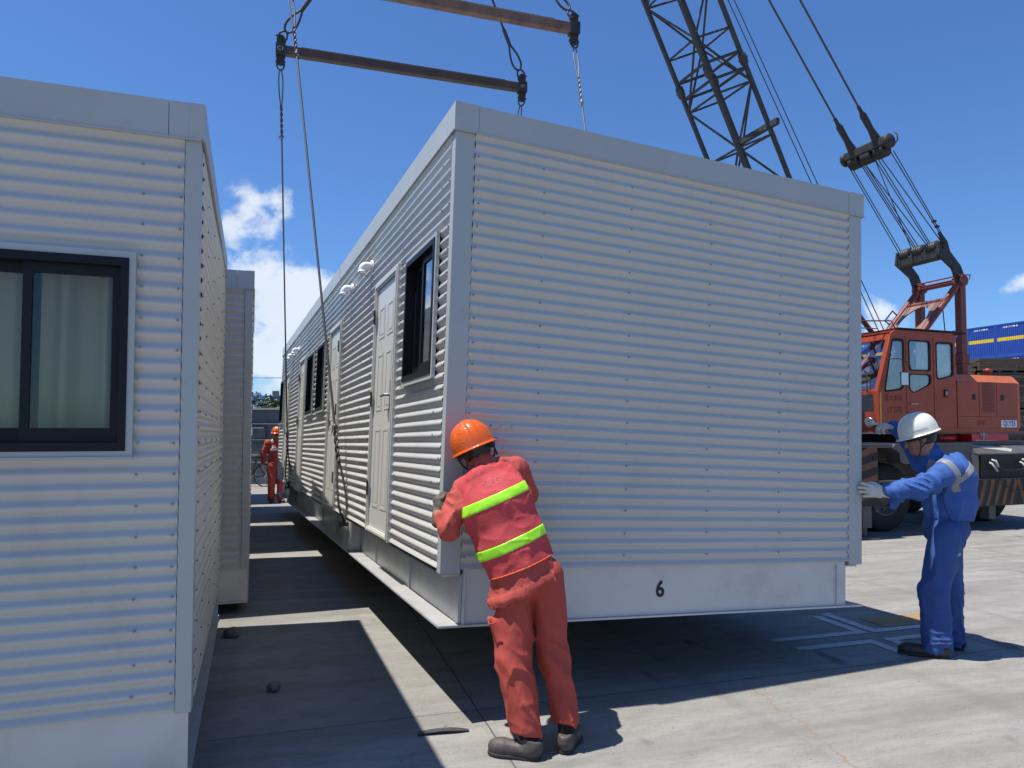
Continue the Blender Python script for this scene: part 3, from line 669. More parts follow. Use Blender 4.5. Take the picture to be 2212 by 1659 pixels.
N1, N2 = Vector((-3.00, 9.09, 7.36)), Vector((0.63, 10.22, 7.30))
F1, F2 = Vector((-3.73, 10.90, 7.36)), Vector((-0.12, 12.04, 7.32))
APEX = Vector((-1.45, 10.5, 10.35))
pins = [MP(-.01, 3.12, -.06), MP(CW + .01, 3.12, -.06), MP(-.01, 9.40, -.06), MP(CW + .01, 9.40, -.06)]
def spreader(a, b, mt, lab, marks, z):
    d = (b - a).normalized(); up = Vector((0, 0, 1)); n = d.cross(up).normalized(); up = n.cross(d)
    T = Matrix((d, n, up)).transposed().to_4x4(); T.translation = (a + b) / 2
    root = thing('spreader_beam', lab, 'lifting beam', T, 'two spreader beams of the lifting rig'); h = (b - a).length / 2
    m = MB(); m.bevbox((-h + .05, -.055, -.065), (h - .05, .055, .065), .006); m.box((-h + .3, -.05, .0655), (h - .3, .05, .075)); m.build('beam', mt, root)
    for s in (-1, 1):
        m = MB(); x = s * h
        m.box((x - .07, -.07, -.085), (x + .07, .07, .085))
        for zz in (.085, -.085):
            k = 1 if zz > 0 else -1
            poly = [(x - .06, -.018, zz), (x + .06, -.018, zz)] + [(x + .06 * cos(t), -.018, zz + k * (.09 + .06 * sin(t))) for t in np.linspace(0, pi, 9)]
            m.prism(poly, (0, .036, 0))
            m.cyl((x, -.03, zz + k * .09), (x, .03, zz + k * .09), .022, 10)
        if marks: put_text(m, marks[0 if s < 0 else 1], .085, (x, .071 if n.y < 0 else -.071, 0), (1, 0, 0), (0, 0, 1), 1, off=.001)
        m.build('end_bracket', ['rig', 'white'], root)
    return T, h
TF, hF = spreader(F1, F2, 'rust', 'dark brown spreader beam hanging lower in view, over the far lugs of the lifted cabin', ('C1', '81'), 0)
TN, hN = spreader(N1, N2, 'rustlight', 'faded red-brown spreader beam nearer the camera, cut by the top edge of the photo', None, 0)
def lowersling(T, x, pin, mt, lab, knot):
    top = T @ Vector((x, 0, -.175)); m = MB(); d = (pin - top).normalized()
    # shackle, eye, rope, eye, shackle
    s = MB(); shackle(s, top, d, .10, .013)
    e0 = top + d * .085
    L_ = (pin - e0).length
    eye(m, e0 + d * .62, -d, .60, .035, .010)
    r = .0125; P_ = [e0 + d * .55]
    for t in np.linspace(.62, L_ - .9, 12): P_.append(e0 + d * t)
    m.tube(P_, r, 8)
    # twisted splice and ragged end
    for q, a0, a1 in ((0, .55, .98), (1, L_ - .98, L_ - .62)):
        for ph in (0, pi):
            side = Vector((1, .3, 0)); side = (side - d * side.dot(d)).normalized(); o2_ = d.cross(side)
            m.tube([e0 + d * t + (side * cos(t * 38 + ph) + o2_ * sin(t * 38 + ph)) * .014 for t in np.linspace(a0, a1, 26)], .010, 6)
    kp = e0 + d * (.98 if q == 0 else L_ - .98)
    for base in (e0 + d * .98, e0 + d * (L_ - .98)):
        for k in range(10):
            v = Vector((rng.normal(), rng.normal(), rng.normal() - .6)).normalized(); m.tube([base, base + v * .035, base + v * .055 + Vector((0, 0, -.025))], [.006, .004, .002], 5)
        m.lathe(base - d * .03, d, [(0, .012), (.012, .026), (.04, .028), (.055, .012)], 9)
    eye(m, pin - d * .68, d, .62, .045, .011)
    rope = m.build('wire_sling', mt); tag(rope, lab, 'sling', 'wire slings from spreader beams to cabin lugs')
    s2 = MB(); side = Vector(main_mtx.to_3x3() @ Vector((0, 1, 0)))
    c = pin; s2.tube([c + side * -.03, c + side * -.035 - d * .05, c - side * .02 - d * .10, c - d * .115, c + side * .02 - d * .10, c + side * .035 - d * .05, c + side * .03], .011, 8)
    out = Vector(main_mtx.to_3x3() @ Vector((1, 0, 0))); s2.cyl(c - out * .035, c + out * .045, .017, 10); s2.cyl(c - out * .052, c - out * .034, .030, 8)
    s.v += [] ; o = s.build('shackle', 'rig', rope); s2.build('shackle', 'rig', rope)
lowersling(TN, -hN, pins[0] - Vector(main_mtx.to_3x3() @ Vector((.02, 0, 0))), 'rope', 'long wire sling down to the near lug beside the doors, frayed near its foot', 1)
lowersling(TN, hN, pins[1], 'ropelight', 'bright wire sling with shaggy splice going behind the roof at right', 1)
lowersling(TF, -hF, pins[2], 'rope', 'dark wire sling hanging to the far lug of the lifted cabin', 1)
lowersling(TF, hF, pins[3], 'rope', 'dark wire sling under the right bracket of the dark beam, behind the roof', 1)
def uppersling(T, x, lab):
    bot = T @ Vector((x, 0, .175)); d = (APEX - bot).normalized(); m = MB(); s = MB(); shackle(s, bot, d, .11, .016)
    e0 = bot + d * .13; eye(m, e0 + d * .42, -d, .42, .085, .017); m.cyl(e0 + d * .40, e0 + d * .64, .030, 10); m.cyl(e0 + d * .64, e0 + d * .68, .021, 10)
    m.tube([e0 + d * .6, APEX - d * .45], .017, 8); m.cyl(APEX - d * .75, APEX - d * .5, .028, 10); eye(m, APEX - d * .50, d, .46, .07, .017)
    r = m.build('wire_sling', 'rig'); tag(r, lab, 'sling', 'upper slings from the hook to the spreader beams'); s.build('shackle', 'rig', r)
uppersling(TF, -hF, 'thick upper sling with open eye above the left bracket of the dark beam')
uppersling(TF, hF, 'thick upper sling with open eye above the right bracket of the dark beam')
uppersling(TN, -hN, 'thick upper sling above the hidden left end of the faded red beam')
uppersling(TN, hN, 'thick upper sling above the right end of the faded red beam')

# ------------------------------------------------------------------ mobile crane (a = towards its back, b = away from camera)
CY = atan2(.367, .93); CG = Vector((6.45, 12.4, 0)); CM = Matrix.Translation(CG) @ Rz(CY)
def rrect(x0, x1, z0, z1, r, n=4):
    pts = []
    for (cx_, cz_, a0) in ((x1 - r, z1 - r, 0), (x0 + r, z1 - r, 90), (x0 + r, z0 + r, 180), (x1 - r, z0 + r, 270)):
        for k in range(n + 1): t = radians(a0 + 90 * k / n); pts.append((cx_ + r * cos(t), cz_ + r * sin(t)))
    return pts
def rpoly(P_, r=.05, n=4):
    out = []; k = len(P_)
    for i in range(k):
        p = Vector((*P_[i], 0)); a = Vector((*P_[i - 1], 0)); b = Vector((*P_[(i + 1) % k], 0)); da = (a - p).normalized() * r; db = (b - p).normalized() * r
        for t in np.linspace(0, 1, n): q = (p + da) * (1 - t) ** 2 + p * 2 * t * (1 - t) + (p + db) * t ** 2; out.append((q.x, q.y))
    return out
def make_crane():
    root = thing('mobile_crane', 'orange mobile crane with lattice boom standing behind the lifted cabin', 'crane', CM)
    BC = 1.10
    # --- carrier
    m = MB()
    m.box((-4.2, .0, 1.38), (3.0, 2.5, 1.46)); m.box((-4.2, .55, .62), (3.1, 1.95, 1.379))
    m.prism([(-.80, -.30, 1.44), (-.86, -.30, 1.37), (-.78, -.30, 1.34), (-.72, -.30, 1.30), (-.70, -.30, 1.16), (-.62, -.30, 1.12), (.93, -.30, 1.12), (.93, -.30, 1.44)], (0, .29, 0))
    m.box((-4.2, -.30, 1.381), (-.86, -.001, 1.44))
    m.build('chassis', 'carrier', root)
    m = MB()  # outrigger housing at the back, sloping cover plate
    A = [(.94, -.40, 1.27), (2.55, -.40, 1.27), (2.72, .10, 1.455), (.60, .10, 1.455)]
    m.add(A + [(p[0], p[1], p[2] - .02) for p in A], [(0, 1, 2, 3), (7, 6, 5, 4), (0, 4, 5, 1), (1, 5, 6, 2), (2, 6, 7, 3), (3, 7, 4, 0)])
    m.add([(.94, -.39, 1.248), (.94, -.39, .86), (.56, .12, 1.05), (.60, .10, 1.43)], [(0, 1, 2, 3)])
    m.build('cover_plate', 'carrier', root)
    m = MB(); m.box((.96, -.385, .852), (2.53, .3, 1.249)); m.box((.98, -.405, .86), (1.00, -.386, 1.23)); m.box((2.47, -.405, .86), (2.49, -.386, 1.23)); m.build('outrigger_housing', 'dark', root)
    m = MB(); m.add([(1.02, -.24, 1.349 - .012), (1.02, -.24, 1.349)], [])
    def onslope(a, t): return Vector((a, -.40 + .5 * t, 1.27 + .185 * t + .003))
    m.add([onslope(1.16, .55), onslope(1.62, .62), onslope(1.58, .78), onslope(1.98, .35), onslope(1.80, .12), onslope(1.55, .33), onslope(1.12, .78)], [(0, 1, 5), (1, 2, 3), (1, 3, 5), (3, 4, 5), (0, 6, 1)])
    m.build('painted_arrow', 'palebar', root)
    m = MB(); m.bevbox((.74, -.46, .40), (2.80, -.30, .85), .008)
    z0, z1 = .415, .835
    for k in range(5):
        a = .80 + k * .185
        m.prism([(a, -.4605, z0), (a + .085, -.4605, z0), (a + .085 + .16, -.4605, z1), (a + .16, -.4605, z1)], (0, -.003, 0), 1)
        a = 2.72 - k * .185
        if k < 5: m.prism([(a, -.4605, z0), (a - .085, -.4605, z0), (a - .085 - .16, -.4605, z1), (a - .16, -.4605, z1)], (0, -.003, 0), 1)
    m.build('striped_bumper', ['dark', 'stripe'], root)
    for a in (1.24, 1.98):
        m = MB(); m.tube([(a - .06, -.40, 1.12), (a - .09, -.47, 1.10), (a - .05, -.50, 1.02), (a + .02, -.48, .98), (a + .06, -.42, 1.03)], .018, 8); m.tube([(a, -.40, 1.16), (a - .02, -.48, 1.15), (a + .05, -.47, 1.05)], .022, 8); m.build('towing_hook', 'palebar', root)
    m = MB(); m.tube([(1.26, -.47, 1.04), (1.4, -.48, 1.0), (1.62, -.48, .985), (1.85, -.48, 1.0), (1.98, -.47, 1.05)], .008, 6); m.box((1.56, -.495, .965), (1.69, -.465, 1.0))
    m.tube([(1.3, -.47, 1.0), (1.42, -.50, .74), (1.62, -.51, .62), (1.85, -.50, .66), (1.98, -.47, .96)], .007, 6); m.build('hose', 'strap', root)
    # rail, jack at the front
    m = MB(); m.box((-1.30, -.42, .845), (-.30, -.12, .87)); m.build('side_step', 'carrier', root)
    m = MB(); m.bevbox((-2.05, -.52, .50), (-1.40, -.05, 1.34), .01)
    for k in range(4):
        z = .52 + k * .22
        m.prism([(-1.97, -.5205, z), (-1.97, -.5205, z + .10), (-1.42, -.5205, z + .10 + .15), (-1.42, -.5205, z + .15)], (0, -.003, 0), 1)
        m.prism([(-1.3995, -.50, z + .02), (-1.3995, -.50, z + .11), (-1.3995, -.08, z + .2), (-1.3995, -.08, z + .11)], (.003, 0, 0), 1)
    m.cyl((-1.47, -.53, 1.22), (-1.47, -.515, 1.22), .04, 12)
    m.build('front_outrigger', ['dark', 'stripe'], root)
    m = MB(); m.box((-1.63, -.42, .16), (-1.45, -.24, .50)); m.cyl((-1.54, -.33, .045), (-1.54, -.33, .16), .06, 12); m.lathe((-1.54, -.33, .0), (0, 0, 1), [(.001, .0), (.001, .27), (.03, .27), (.045, .12), (.045, 0)], 24); m.build('jack_leg', 'carrier', root)
    m = MB(); m.box((1.30, -.28, .16), (1.46, -.12, .40)); m.build('jack_leg', 'carrier', root)
    # wheels
    for (a, b) in ((-.62, .05), (2.30, .45), (-.62, 2.1), (2.30, 2.1)):
        R = .56; w = .36
        m = MB(); m.lathe((a, b, R), (0, 1, 0), [(.03, .30), (.0, .34), (.0, .46), (.03, .535), (.06, R), (w - .06, R), (w - .03, .535), (w, .46), (w, .34), (w - .03, .30)], 48)
        for k in range(48):
            t = 2 * pi * k / 48
            for s_, b0, b1 in ((0, .012, .14), (.5, w - .14, w - .012)):
                tt = t + s_ * 2 * pi / 48; c = Vector((a + cos(tt) * (R + .004), b, R + sin(tt) * (R + .004))); e = Vector((-sin(tt), 0, cos(tt))); rr = Vector((cos(tt), 0, sin(tt)))
                q = [c + e * .018 + Vector((0, b0, 0)), c - e * .018 + Vector((0, b0, 0)), c - e * .018 + Vector((0, b1, 0)), c + e * .018 + Vector((0, b1, 0))]
                if b0 < .05: q[0] -= rr * .05; q[1] -= rr * .05
                m.add([p + rr * .006 for p in q] + [p - rr * .02 for p in q], [(0, 1, 2, 3), (0, 4, 5, 1), (1, 5, 6, 2), (2, 6, 7, 3), (3, 7, 4, 0)])
        wh = m.build('wheel', 'rubber', root)
        m = MB(); m.lathe((a, b, R), (0, 1, 0), [(.02, .305), (.01, .28), (.10, .26), (.12, .16), (.05, .13), (.04, .0)], 28)
        for k in range(8): t = 2 * pi * k / 8; m.cyl((a + .2 * cos(t), b + .10, R + .2 * sin(t)), (a + .2 * cos(t), b + .075, R + .2 * sin(t)), .018, 6)
        m.build('rim', 'rim', wh)
    # --- turntable and red block
    m = MB(); m.cyl((.9, 1.2, 1.462), (.9, 1.2, 1.60), 1.0, 40); m.build('turntable', 'dark', root)
    m = MB(); m.lathe((1.0, .58, 1.462), (0, 0, 1), [(0, 0), (0, .42), (.10, .43), (.115, .40), (.115, 0)], 30); m.build('red_basin', 'bright_red', root)
    m = MB(); m.bevbox((1.38, .06, 1.462), (2.30, .5, 1.60), .006); m.box((1.45, .05, 1.475), (1.98, .06, 1.49), 1)
    c = (1.66, .055, 1.585)
    m.lathe(c, (0, -1, 0), [(0, .080), (.01, .080), (.01, .072), (0, .072)], 24, 1)
    m.box((c[0] - .010, .046, c[2] - .075), (c[0] + .010, .056, c[2] + .075), 1)
    for dz in (-.025, 0, .025): m.box((c[0] - .06 + abs(dz), .047, c[2] + dz - .006), (c[0] + .06 - abs(dz), .055, c[2] + dz + .006), 1)
    m.build('red_block', ['bright_red', 'palebar'], root)
    # --- revolving platform
    m = MB(); m.box((-.78, .02, 1.625), (2.52, 2.15, 1.70)); m.build('platform', 'crane_red', root)
    # --- cab
    side = [(-.80, 1.70), (.955, 1.70), (.955, 3.27), (.90, 3.33), (-.42, 3.33), (-.52, 3.26), (-.82, 2.30)]
    wA = rpoly([(-.49, 3.17), (-.24, 3.17), (-.24, 2.42), (-.30, 2.34), (-.68, 2.29)], .05)
    wB = rpoly([(-.13, 3.17), (.36, 3.17), (.36, 2.66), (-.13, 2.66)], .06)
    wC = rpoly([(-.13, 2.60), (.36, 2.60), (.36, 2.44), (-.03, 2.28), (-.13, 2.34)], .05)
    wD = rpoly([(.50, 3.16), (.89, 3.16), (.89, 2.60), (.55, 2.52), (.50, 2.56)], .05)
    def holed(mb, outer, holes, y, th, mi=0):
        # triangulated plate with holes
        bm = bmesh.new(); edges = []
        for loop in [outer] + holes:
            vs = [bm.verts.new((p[0], y, p[1])) for p in loop]
            for i in range(len(vs)): edges.append(bm.edges.new((vs[i], vs[(i + 1) % len(vs)])))
        bmesh.ops.triangle_fill(bm, use_beauty=True, use_dissolve=False, edges=edges, normal=(0, 1, 0))
        r = bmesh.ops.extrude_face_region(bm, geom=list(bm.faces)); bmesh.ops.translate(bm, vec=(0, th, 0), verts=[v for v in r['geom'] if isinstance(v, bmesh.types.BMVert)])
        bm.verts.index_update(); mb.add([v.co.copy() for v in bm.verts], [[v.index for v in f.verts] for f in bm.faces], mi); bm.free()
    m = MB(); holed(m, side, [wA, wB, wC, wD], 0.0, .03); holed(m, side, [wA, wB, wD], .69, .03)
    m.box((-.80, .031, 1.701), (.954, .689, 1.76)); m.box((.93, .031, 1.761), (.954, .689, 3.26))
    m.prism([(-.42, .031, 3.329), (.90, .031, 3.329), (.90, .031, 3.30), (-.42, .031, 3.30)], (0, .658, 0))
    # front: pillars, header, sill and lower panel
    def fpt(z): return -.82 + (-.52 + .82) * (z - 2.30) / (.96) if z > 2.30 else -.80 - .02 * (z - 1.7) / .6
    def fbar(b0, b1, z0, z1):
        p = [(fpt(z0), b0, z0), (fpt(z1), b0, z1), (fpt(z1) + .03, b0, z1), (fpt(z0) + .03, b0, z0)]; m.prism(p, (0, b1 - b0, 0))
    fbar(.031, .08, 2.301, 3.26); fbar(.64, .689, 2.301, 3.26); fbar(.081, .639, 3.17, 3.26); fbar(.081, .639, 2.301, 2.34)
    fbar(.031, .10, 1.76, 2.30); fbar(.62, .689, 1.76, 2.30); fbar(.101, .619, 2.25, 2.30); fbar(.101, .619, 1.76, 1.97)
    # ribs and seams
    for a in (-.20, .43): m.box((a, -.004, 1.72), (a + .008, -.0005, 3.24), 1)
    m.box((-.195, -.004, 1.95), (.43, -.0005, 1.957), 1)
    m.box((-.79, -.003, 1.72), (-.74, -.0005, 2.9) if False else (-.755, -.0005, 2.28), 2)
    m.tube([(-.84, -.015, 2.32), (-.71, -.03, 2.75), (-.60, -.03, 3.1), (-.56, -.01, 3.2)], .016, 6)
    m.bevbox((.66, -.02, 2.22), (.74, -.001, 2.36), .004, 1); m.box((.68, -.024, 2.26), (.72, -.0205, 2.32), 3)
    m.tube([(-.12, -.02, 2.10), (.02, -.03, 2.10)], .012, 6, 3)
    put_text(m, '最大负荷', .118, (-.485, -.0005, 2.19), (1, 0, 0), (0, 0, 1), 4, xs=.88)
    put_text(m, '17.5吨', .135, (-.47, -.0005, 1.99), (1, 0, 0), (0, 0, 1), 4, xs=.95)
    cab = m.build('cab', ['crane_red', 'browntext', 'dullyellow', 'palebar', 'browntext'], root)
    for w in (wA, wB, wC, wD):
        g = MB(); cx_ = sum(p[0] for p in w) / len(w); cz_ = sum(p[1] for p in w) / len(w)
        inn = [(cx_ + (p[0] - cx_) * .93, cz_ + (p[1] - cz_) * .94) for p in w]; out = [(cx_ + (p[0] - cx_) * 1.04, cz_ + (p[1] - cz_) * 1.03) for p in w]
        g.ring([(p[0], -.006, p[1]) for p in out], [(p[0], -.006, p[1]) for p in inn], (0, .0055, 0)); wo = g.build('cab_window', 'blackframe', cab)
        g = MB(); g.prism([(p[0], .010, p[1]) for p in w], (0, .004, 0)); g.build('pane', 'glass', wo)
    g = MB(); g.prism([(fpt(2.33) + .01, .075, 2.33), (fpt(3.18) + .01, .075, 3.18), (fpt(3.18) + .014, .075, 3.18), (fpt(2.33) + .014, .075, 2.33)], (0, .57, 0)); g.build('windscreen', 'glass', cab)
    g = MB(); g.prism([(-.80, .095, 1.965), (-.81, .095, 2.255), (-.806, .095, 2.255), (-.796, .095, 1.965)], (0, .53, 0)); g.build('lower_windscreen', 'glass', cab)
    g = MB(); g.tube([(-.85, .2, 2.30), (-.74, .3, 2.62)], .008, 6); g.tube([(-.75, .24, 2.58), (-.735, .36, 2.66)], .012, 6); g.build('wiper', 'strap', cab)
    g = MB(); g.box((.08, .034, 2.70), (.33, .038, 3.14)); g.build('poster', 'poster', cab)
    g = MB(); g.prism([(.545, .034, 2.66), (.58, .034, 2.585), (.80, .034, 2.585), (.86, .034, 2.68), (.84, .034, 3.12), (.54, .034, 3.12)], (0, .004, 0)); g.box((.54, .030, 2.575), (.86, .0335, 2.61), 1); g.box((.56, .031, 3.0), (.84, .0335, 3.01), 1); g.build('poster', ['poster', 'bright_red'], cab)
    g = MB(); g.bevbox((-.25, .16, 1.80), (.25, .56, 2.15), .05); g.bevbox((.16, .16, 2.1), (.30, .56, 2.75), .05); g.build('seat', 'dark', cab)
    g = MB(); g.bevbox((-.70, .12, 1.78), (-.50, .58, 2.28), .03); g.tube([(-.42 + .0, .36 + .15 * sin(t), 2.38 + .15 * cos(t)) for t in np.linspace(0, 2 * pi, 20)[:-1]], .014, 8, closed=True); g.cyl((-.5, .36, 2.2), (-.42, .36, 2.38), .02, 8); g.build('dashboard', 'dark', cab)
    g = MB(); g.tube([(-.66, -.03, 2.83), (-.60, -.22, 2.82), (-.42, -.25, 2.76), (-.36, -.24, 2.66)], .010, 6); g.box((-.60, -.26, 2.38), (-.44, -.24, 2.60)); g.box((-.595, -.263, 2.39), (-.445, -.2605, 2.59), 1); g.build('mirror', ['strap', 'steel'], cab)
    g = MB(); g.lathe((-.81, .12, 1.80), (-1, 0, -.1), [(0, .03), (.03, .075), (.10, .085), (.105, .07), (.09, 0)], 18); g.build('work_lamp', 'steel', cab)
    g = MB(); g.box((-.40, -.05, 3.345), (1.02, .85, 3.36)); g.prism([(1.02, -.05, 3.345), (1.02, .3, 3.345), (1.02, .3, 3.36), (1.02, -.05, 3.36)], (.15, 0, -.02)); g.build('roof_plate', 'dark', cab)
    g = MB(); g.tube([(-1.5, .6, 3.50), (-.45, .05, 3.48), (-.35, .05, 3.34)], .012, 6); g.tube([(-1.5, .62, 3.42), (-.6, .2, 3.36)], .010, 6); g.build('roof_rail', 'frame_red', cab)
    # --- engine hood
    m = MB(); prof = [(.0, 1.701), (.0, 2.50), (.10, 2.63), (1.55, 2.66), (1.55, 1.701)]
    m.prism([(.98, b, z) for b, z in prof], (1.50, 0, 0))
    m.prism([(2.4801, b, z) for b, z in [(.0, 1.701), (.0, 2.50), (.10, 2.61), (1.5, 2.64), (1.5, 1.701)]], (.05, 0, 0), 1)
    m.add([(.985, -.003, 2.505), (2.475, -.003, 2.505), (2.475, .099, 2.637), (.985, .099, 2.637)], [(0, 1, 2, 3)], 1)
    for a in (1.50, 1.94): m.box((a, -.003, 1.90), (a + .008, -.0005, 2.50), 2)
    m.box((.99, -.003, 1.895), (2.47, -.0005, 1.902), 2)
    m.box((1.335, -.004, 2.19), (1.415, -.0005, 2.29), 3); m.box((2.045, -.004, 2.19), (2.125, -.0005, 2.29), 3)
    for i in range(11):
        for j in range(22):
            a = 1.575 + i * .0285 + (.014 if j % 2 else 0); z = 1.98 + j * .0245
            if a < 1.885: m.add([(a, -.002, z), (a + .016, -.002, z), (a + .016, -.002, z + .013), (a, -.002, z + .013)], [(0, 1, 2, 3)], 3)
    put_text(m, '3107', .115, (1.55, -.0005, 1.79), (1, 0, 0), (0, 0, 1), 2)
    hood = m.build('engine_hood', ['crane_red', 'crane_top', 'browntext', 'blackpaint'], root)
    m = MB(); m.box((2.03, -.010, 1.715), (2.43, -.0015, 1.84)); put_text(m, 'QLY25', .125, (2.23, -.010, 1.777), (1, 0, 0), (0, 0, 1), 1, bold=.003, xs=.88); m.build('model_plate', ['white', 'bluetext'], hood)
    m = MB(); m.lathe((2.14, .3, 2.66), (0, 0, 1), [(0, .05), (.05, .05), (.06, .08), (.11, .075), (.135, .0)], 16); m.build('exhaust_cap', 'frame_red', hood)
    # --- gantry
    b0, b1 = .66, 1.54
    top = (1.95, 4.44); foot = (.30, 2.74)
    def gp(t, b): return Vector((foot[0] + (top[0] - foot[0]) * t, b, foot[1] + (top[1] - foot[1]) * t))
    m = MB()
    for b in (b0, b1):
        m.tube([gp(0, b), gp(1.0, b)], .062, 12)
        m.cyl((top[0], b - .10, top[1]), (top[0], b + .10, top[1]), .10, 16)
    m.cyl((top[0] - .03, b0, top[1]), (top[0] - .03, b1, top[1]), .055, 12); m.cyl((top[0] - .10, b0 - .1, top[1] + .09), (top[0] - .10, b1, top[1] + .09), .014, 8)
    m.tube([(top[0] - .12, b0 - .12, top[1] + .09), (top[0] + .10, b0 - .14, top[1] + .10), (top[0] + .09, b0 - .12, top[1] + .02)], .012, 6)
    m.cyl(gp(.78, b0), gp(.78, b1), .05, 10); m.cyl(gp(.36, b0), gp(.36, b1), .05, 10)
    m.build('gantry_frame', 'frame_red', root)
    m = MB(); bm = bmesh.new(); edges = []
    t0, t1 = .36, .78; cb = (b0 + b1) / 2
    for loop in ([(t0, b0 + .04), (t1, b0 + .04), (t1, b1 - .04), (t0, b1 - .04)], [((t0 + t1) / 2 + .165 * cos(k), cb + .29 * sin(k)) for k in np.linspace(0, 2 * pi, 33)[:-1]]):
        vs = [bm.verts.new(gp(*p)) for p in loop]
        for i in range(len(vs)): edges.append(bm.edges.new((vs[i], vs[(i + 1) % len(vs)])))
    nrm = (gp(1, b0) - gp(0, b0)).cross(Vector((0, 1, 0))).normalized()
    bmesh.ops.triangle_fill(bm, use_beauty=True, edges=edges, normal=nrm)
    r = bmesh.ops.extrude_face_region(bm, geom=list(bm.faces)); bmesh.ops.translate(bm, vec=nrm * .02, verts=[v for v in r['geom'] if isinstance(v, bmesh.types.BMVert)])
    bm.verts.index_update(); m.add([v.co.copy() for v in bm.verts], [[v.index for v in f.verts] for f in bm.faces]); bm.free()
    m.build('gusset_plate', 'gusset', root)
    for b in (b0, b1):
        m = MB(); m.bevbox((top[0] - .07, b - .065, 2.3), (top[0] + .07, b + .065, top[1] - .05), .008); m.bevbox((top[0] - .10, b - .09, 2.9), (top[0] + .10, b + .09, 3.08), .01); m.build('gantry_post', 'frame_red', root)
    m = MB(); m.cyl((1.55, b0 + .05, 3.95), (1.50, b0 - .1, 2.65), .010, 6); m.tube([gp(.55, b1), gp(.55, b1) + Vector((-.16, .02, .10)), gp(.66, b1) + Vector((-.14, .02, .12)), gp(.66, b1)], .016, 6); m.build('grab_rail', 'strap', root)
    # luffing head: cheek arms, cross plates, sheaves
    hd = (1.50, 4.99)
    m = MB()
    for b in (b0 - .02, b1 + .02):
        m.prism([(top[0] - .10, b - .03, top[1] - .05), (top[0] + .10, b - .03, top[1] + .02), (top[0] - .02, b - .03, top[1] + .28), (hd[0] + .16, b - .03, hd[1] - .02), (hd[0] + .10, b - .03, hd[1] + .16), (hd[0] - .10, b - .03, hd[1] + .14), (hd[0] - .14, b - .03, hd[1] - .10), (top[0] - .22, b - .03, top[1] + .22)], (0, .06, 0))
    m.bevbox((hd[0] - .12, b0, hd[1] - .16), (hd[0] + .10, b1, hd[1] + .02), .02); m.cyl((hd[0] - .03, b0 - .05, hd[1] + .04), (hd[0] - .03, b1 + .05, hd[1] + .04), .03, 10)
    m.build('luffing_head', 'rig', root)
    def sheaves(c, bs, R, nm):
        for b in bs:
            m = MB()
            for k in range(4):
                o = b - .10 + k * .05
                m.lathe((c[0], o, c[1]), (0, 1, 0), [(0, 0), (0, R), (.008, R), (.02, R - .025), (.032, R), (.04, R), (.04, 0)], 24)
            m.build(nm, 'rig', root)
    sheaves((hd[0] - .03, hd[1] + .06), (.80, 1.10, 1.40), .125, 'sheave')
    # floating block
    bk = Vector((.20, 0, 6.84)); dv = Vector((-8.26, 0, 10.85)).normalized()
    m = MB(); m.bevbox((bk.x - .09, .62, bk.z - .08), (bk.x + .09, 1.60, bk.z + .09), .03)
    for b in (.60, 1.60): m.lathe((bk.x, b, bk.z - .02), (0, 1, 0), [(-.03, 0), (-.03, .13), (.03, .13), (.03, 0)], 14)
    m.tube([(bk.x + .05, .52, bk.z + .12), (bk.x + .05, .46, bk.z + .05), (bk.x + .05, .46, bk.z - .05), (bk.x + .05, .54, bk.z - .10)], .012, 6)
    for b in (.82, 1.38):
        a0 = Vector((bk.x, b, bk.z)) + dv * .05
        m.bevbox((-.05, -.05, 0), (.05, .05, .01), .004) if False else None
        m.tube([a0, a0 + dv * .22, a0 + dv * .26, a0 + dv * .55, a0 + dv * .62, a0 + dv * .74], [.09, .06, .055, .062, .035, .03], 8)
    m.build('bridle_block', 'rig', root)
    sheaves((bk.x + .04, bk.z - .13), (.80, 1.10, 1.40), .125, 'sheave')
    tip = Vector((-8.06, BC, 17.6))
    for b in (.82, 1.38):
        m = MB(); m.cyl(Vector((bk.x, b, bk.z)) + dv * .7, (tip.x, b, tip.z + .15), .018, 8); m.build('pendant_rope', 'rope', root)
    lo = Vector((hd[0] - .05, 0, hd[1] + .14)); hi = Vector((bk.x + .06, 0, bk.z - .20))
    pairs = [(1.56, 1.56), (1.50, 1.51), (1.20, 1.30), (1.16, 1.26), (1.10, 1.22), (1.26, .98), (.92, 1.22), (.88, .98), (.84, .92), (.62, .86), (.56, .62), (.53, .56)]
    for lb, hb_ in pairs:
        m = MB(); m.cyl((lo.x, lb, lo.z), (hi.x, hb_, hi.z), .0095, 6); m.build('luffing_rope', 'rope', root)
    m = MB(); m.tube([(lo.x, .54, lo.z - .05), Vector((lo.x, .54, lo.z - .05)).lerp(Vector((hi.x, .56, hi.z)), .12)], [.05, .03], 8)
    for t in (.16, .22): c = Vector((lo.x, .54, lo.z)).lerp(Vector((hi.x, .56, hi.z)), t); m.box((c.x - .03, c.y - .03, c.z - .02), (c.x + .03, c.y + .03, c.z + .02))
    m.build('rope_clamp', 'rig', root)
    # --- boom
    foot_ = Vector((-.45, BC, 1.95)); ax = (tip - foot_).normalized(); nb = Vector((0, 1, 0)); nn = ax.cross(nb).normalized(); Lb = (tip - foot_).length
    if nn.x < 0: nn = -nn
    w2, h2 = .40, .385
    def sec(t):
        k = min(1, t / 3.2); e = min(1, (Lb - t) / 4.0); return .45 + .55 * min(k, 1), .45 + .55 * min(e, 1), k
    def node(t, sb, sn):
        k = max(0.0, min(1, t / 3.0)); e = max(0.0, min(1, (Lb - t) / 3.5)); kw = (.85 + .15 * k) * (.55 + .45 * e); kh = (.28 + .72 * k) * (.45 + .55 * e)
        return foot_ + ax * t + nb * (sb * w2 * kw) + nn * (sn * h2 * kh)
    m = MB(); cs = [0, 3.0, 8.4, Lb - 3.5, Lb]
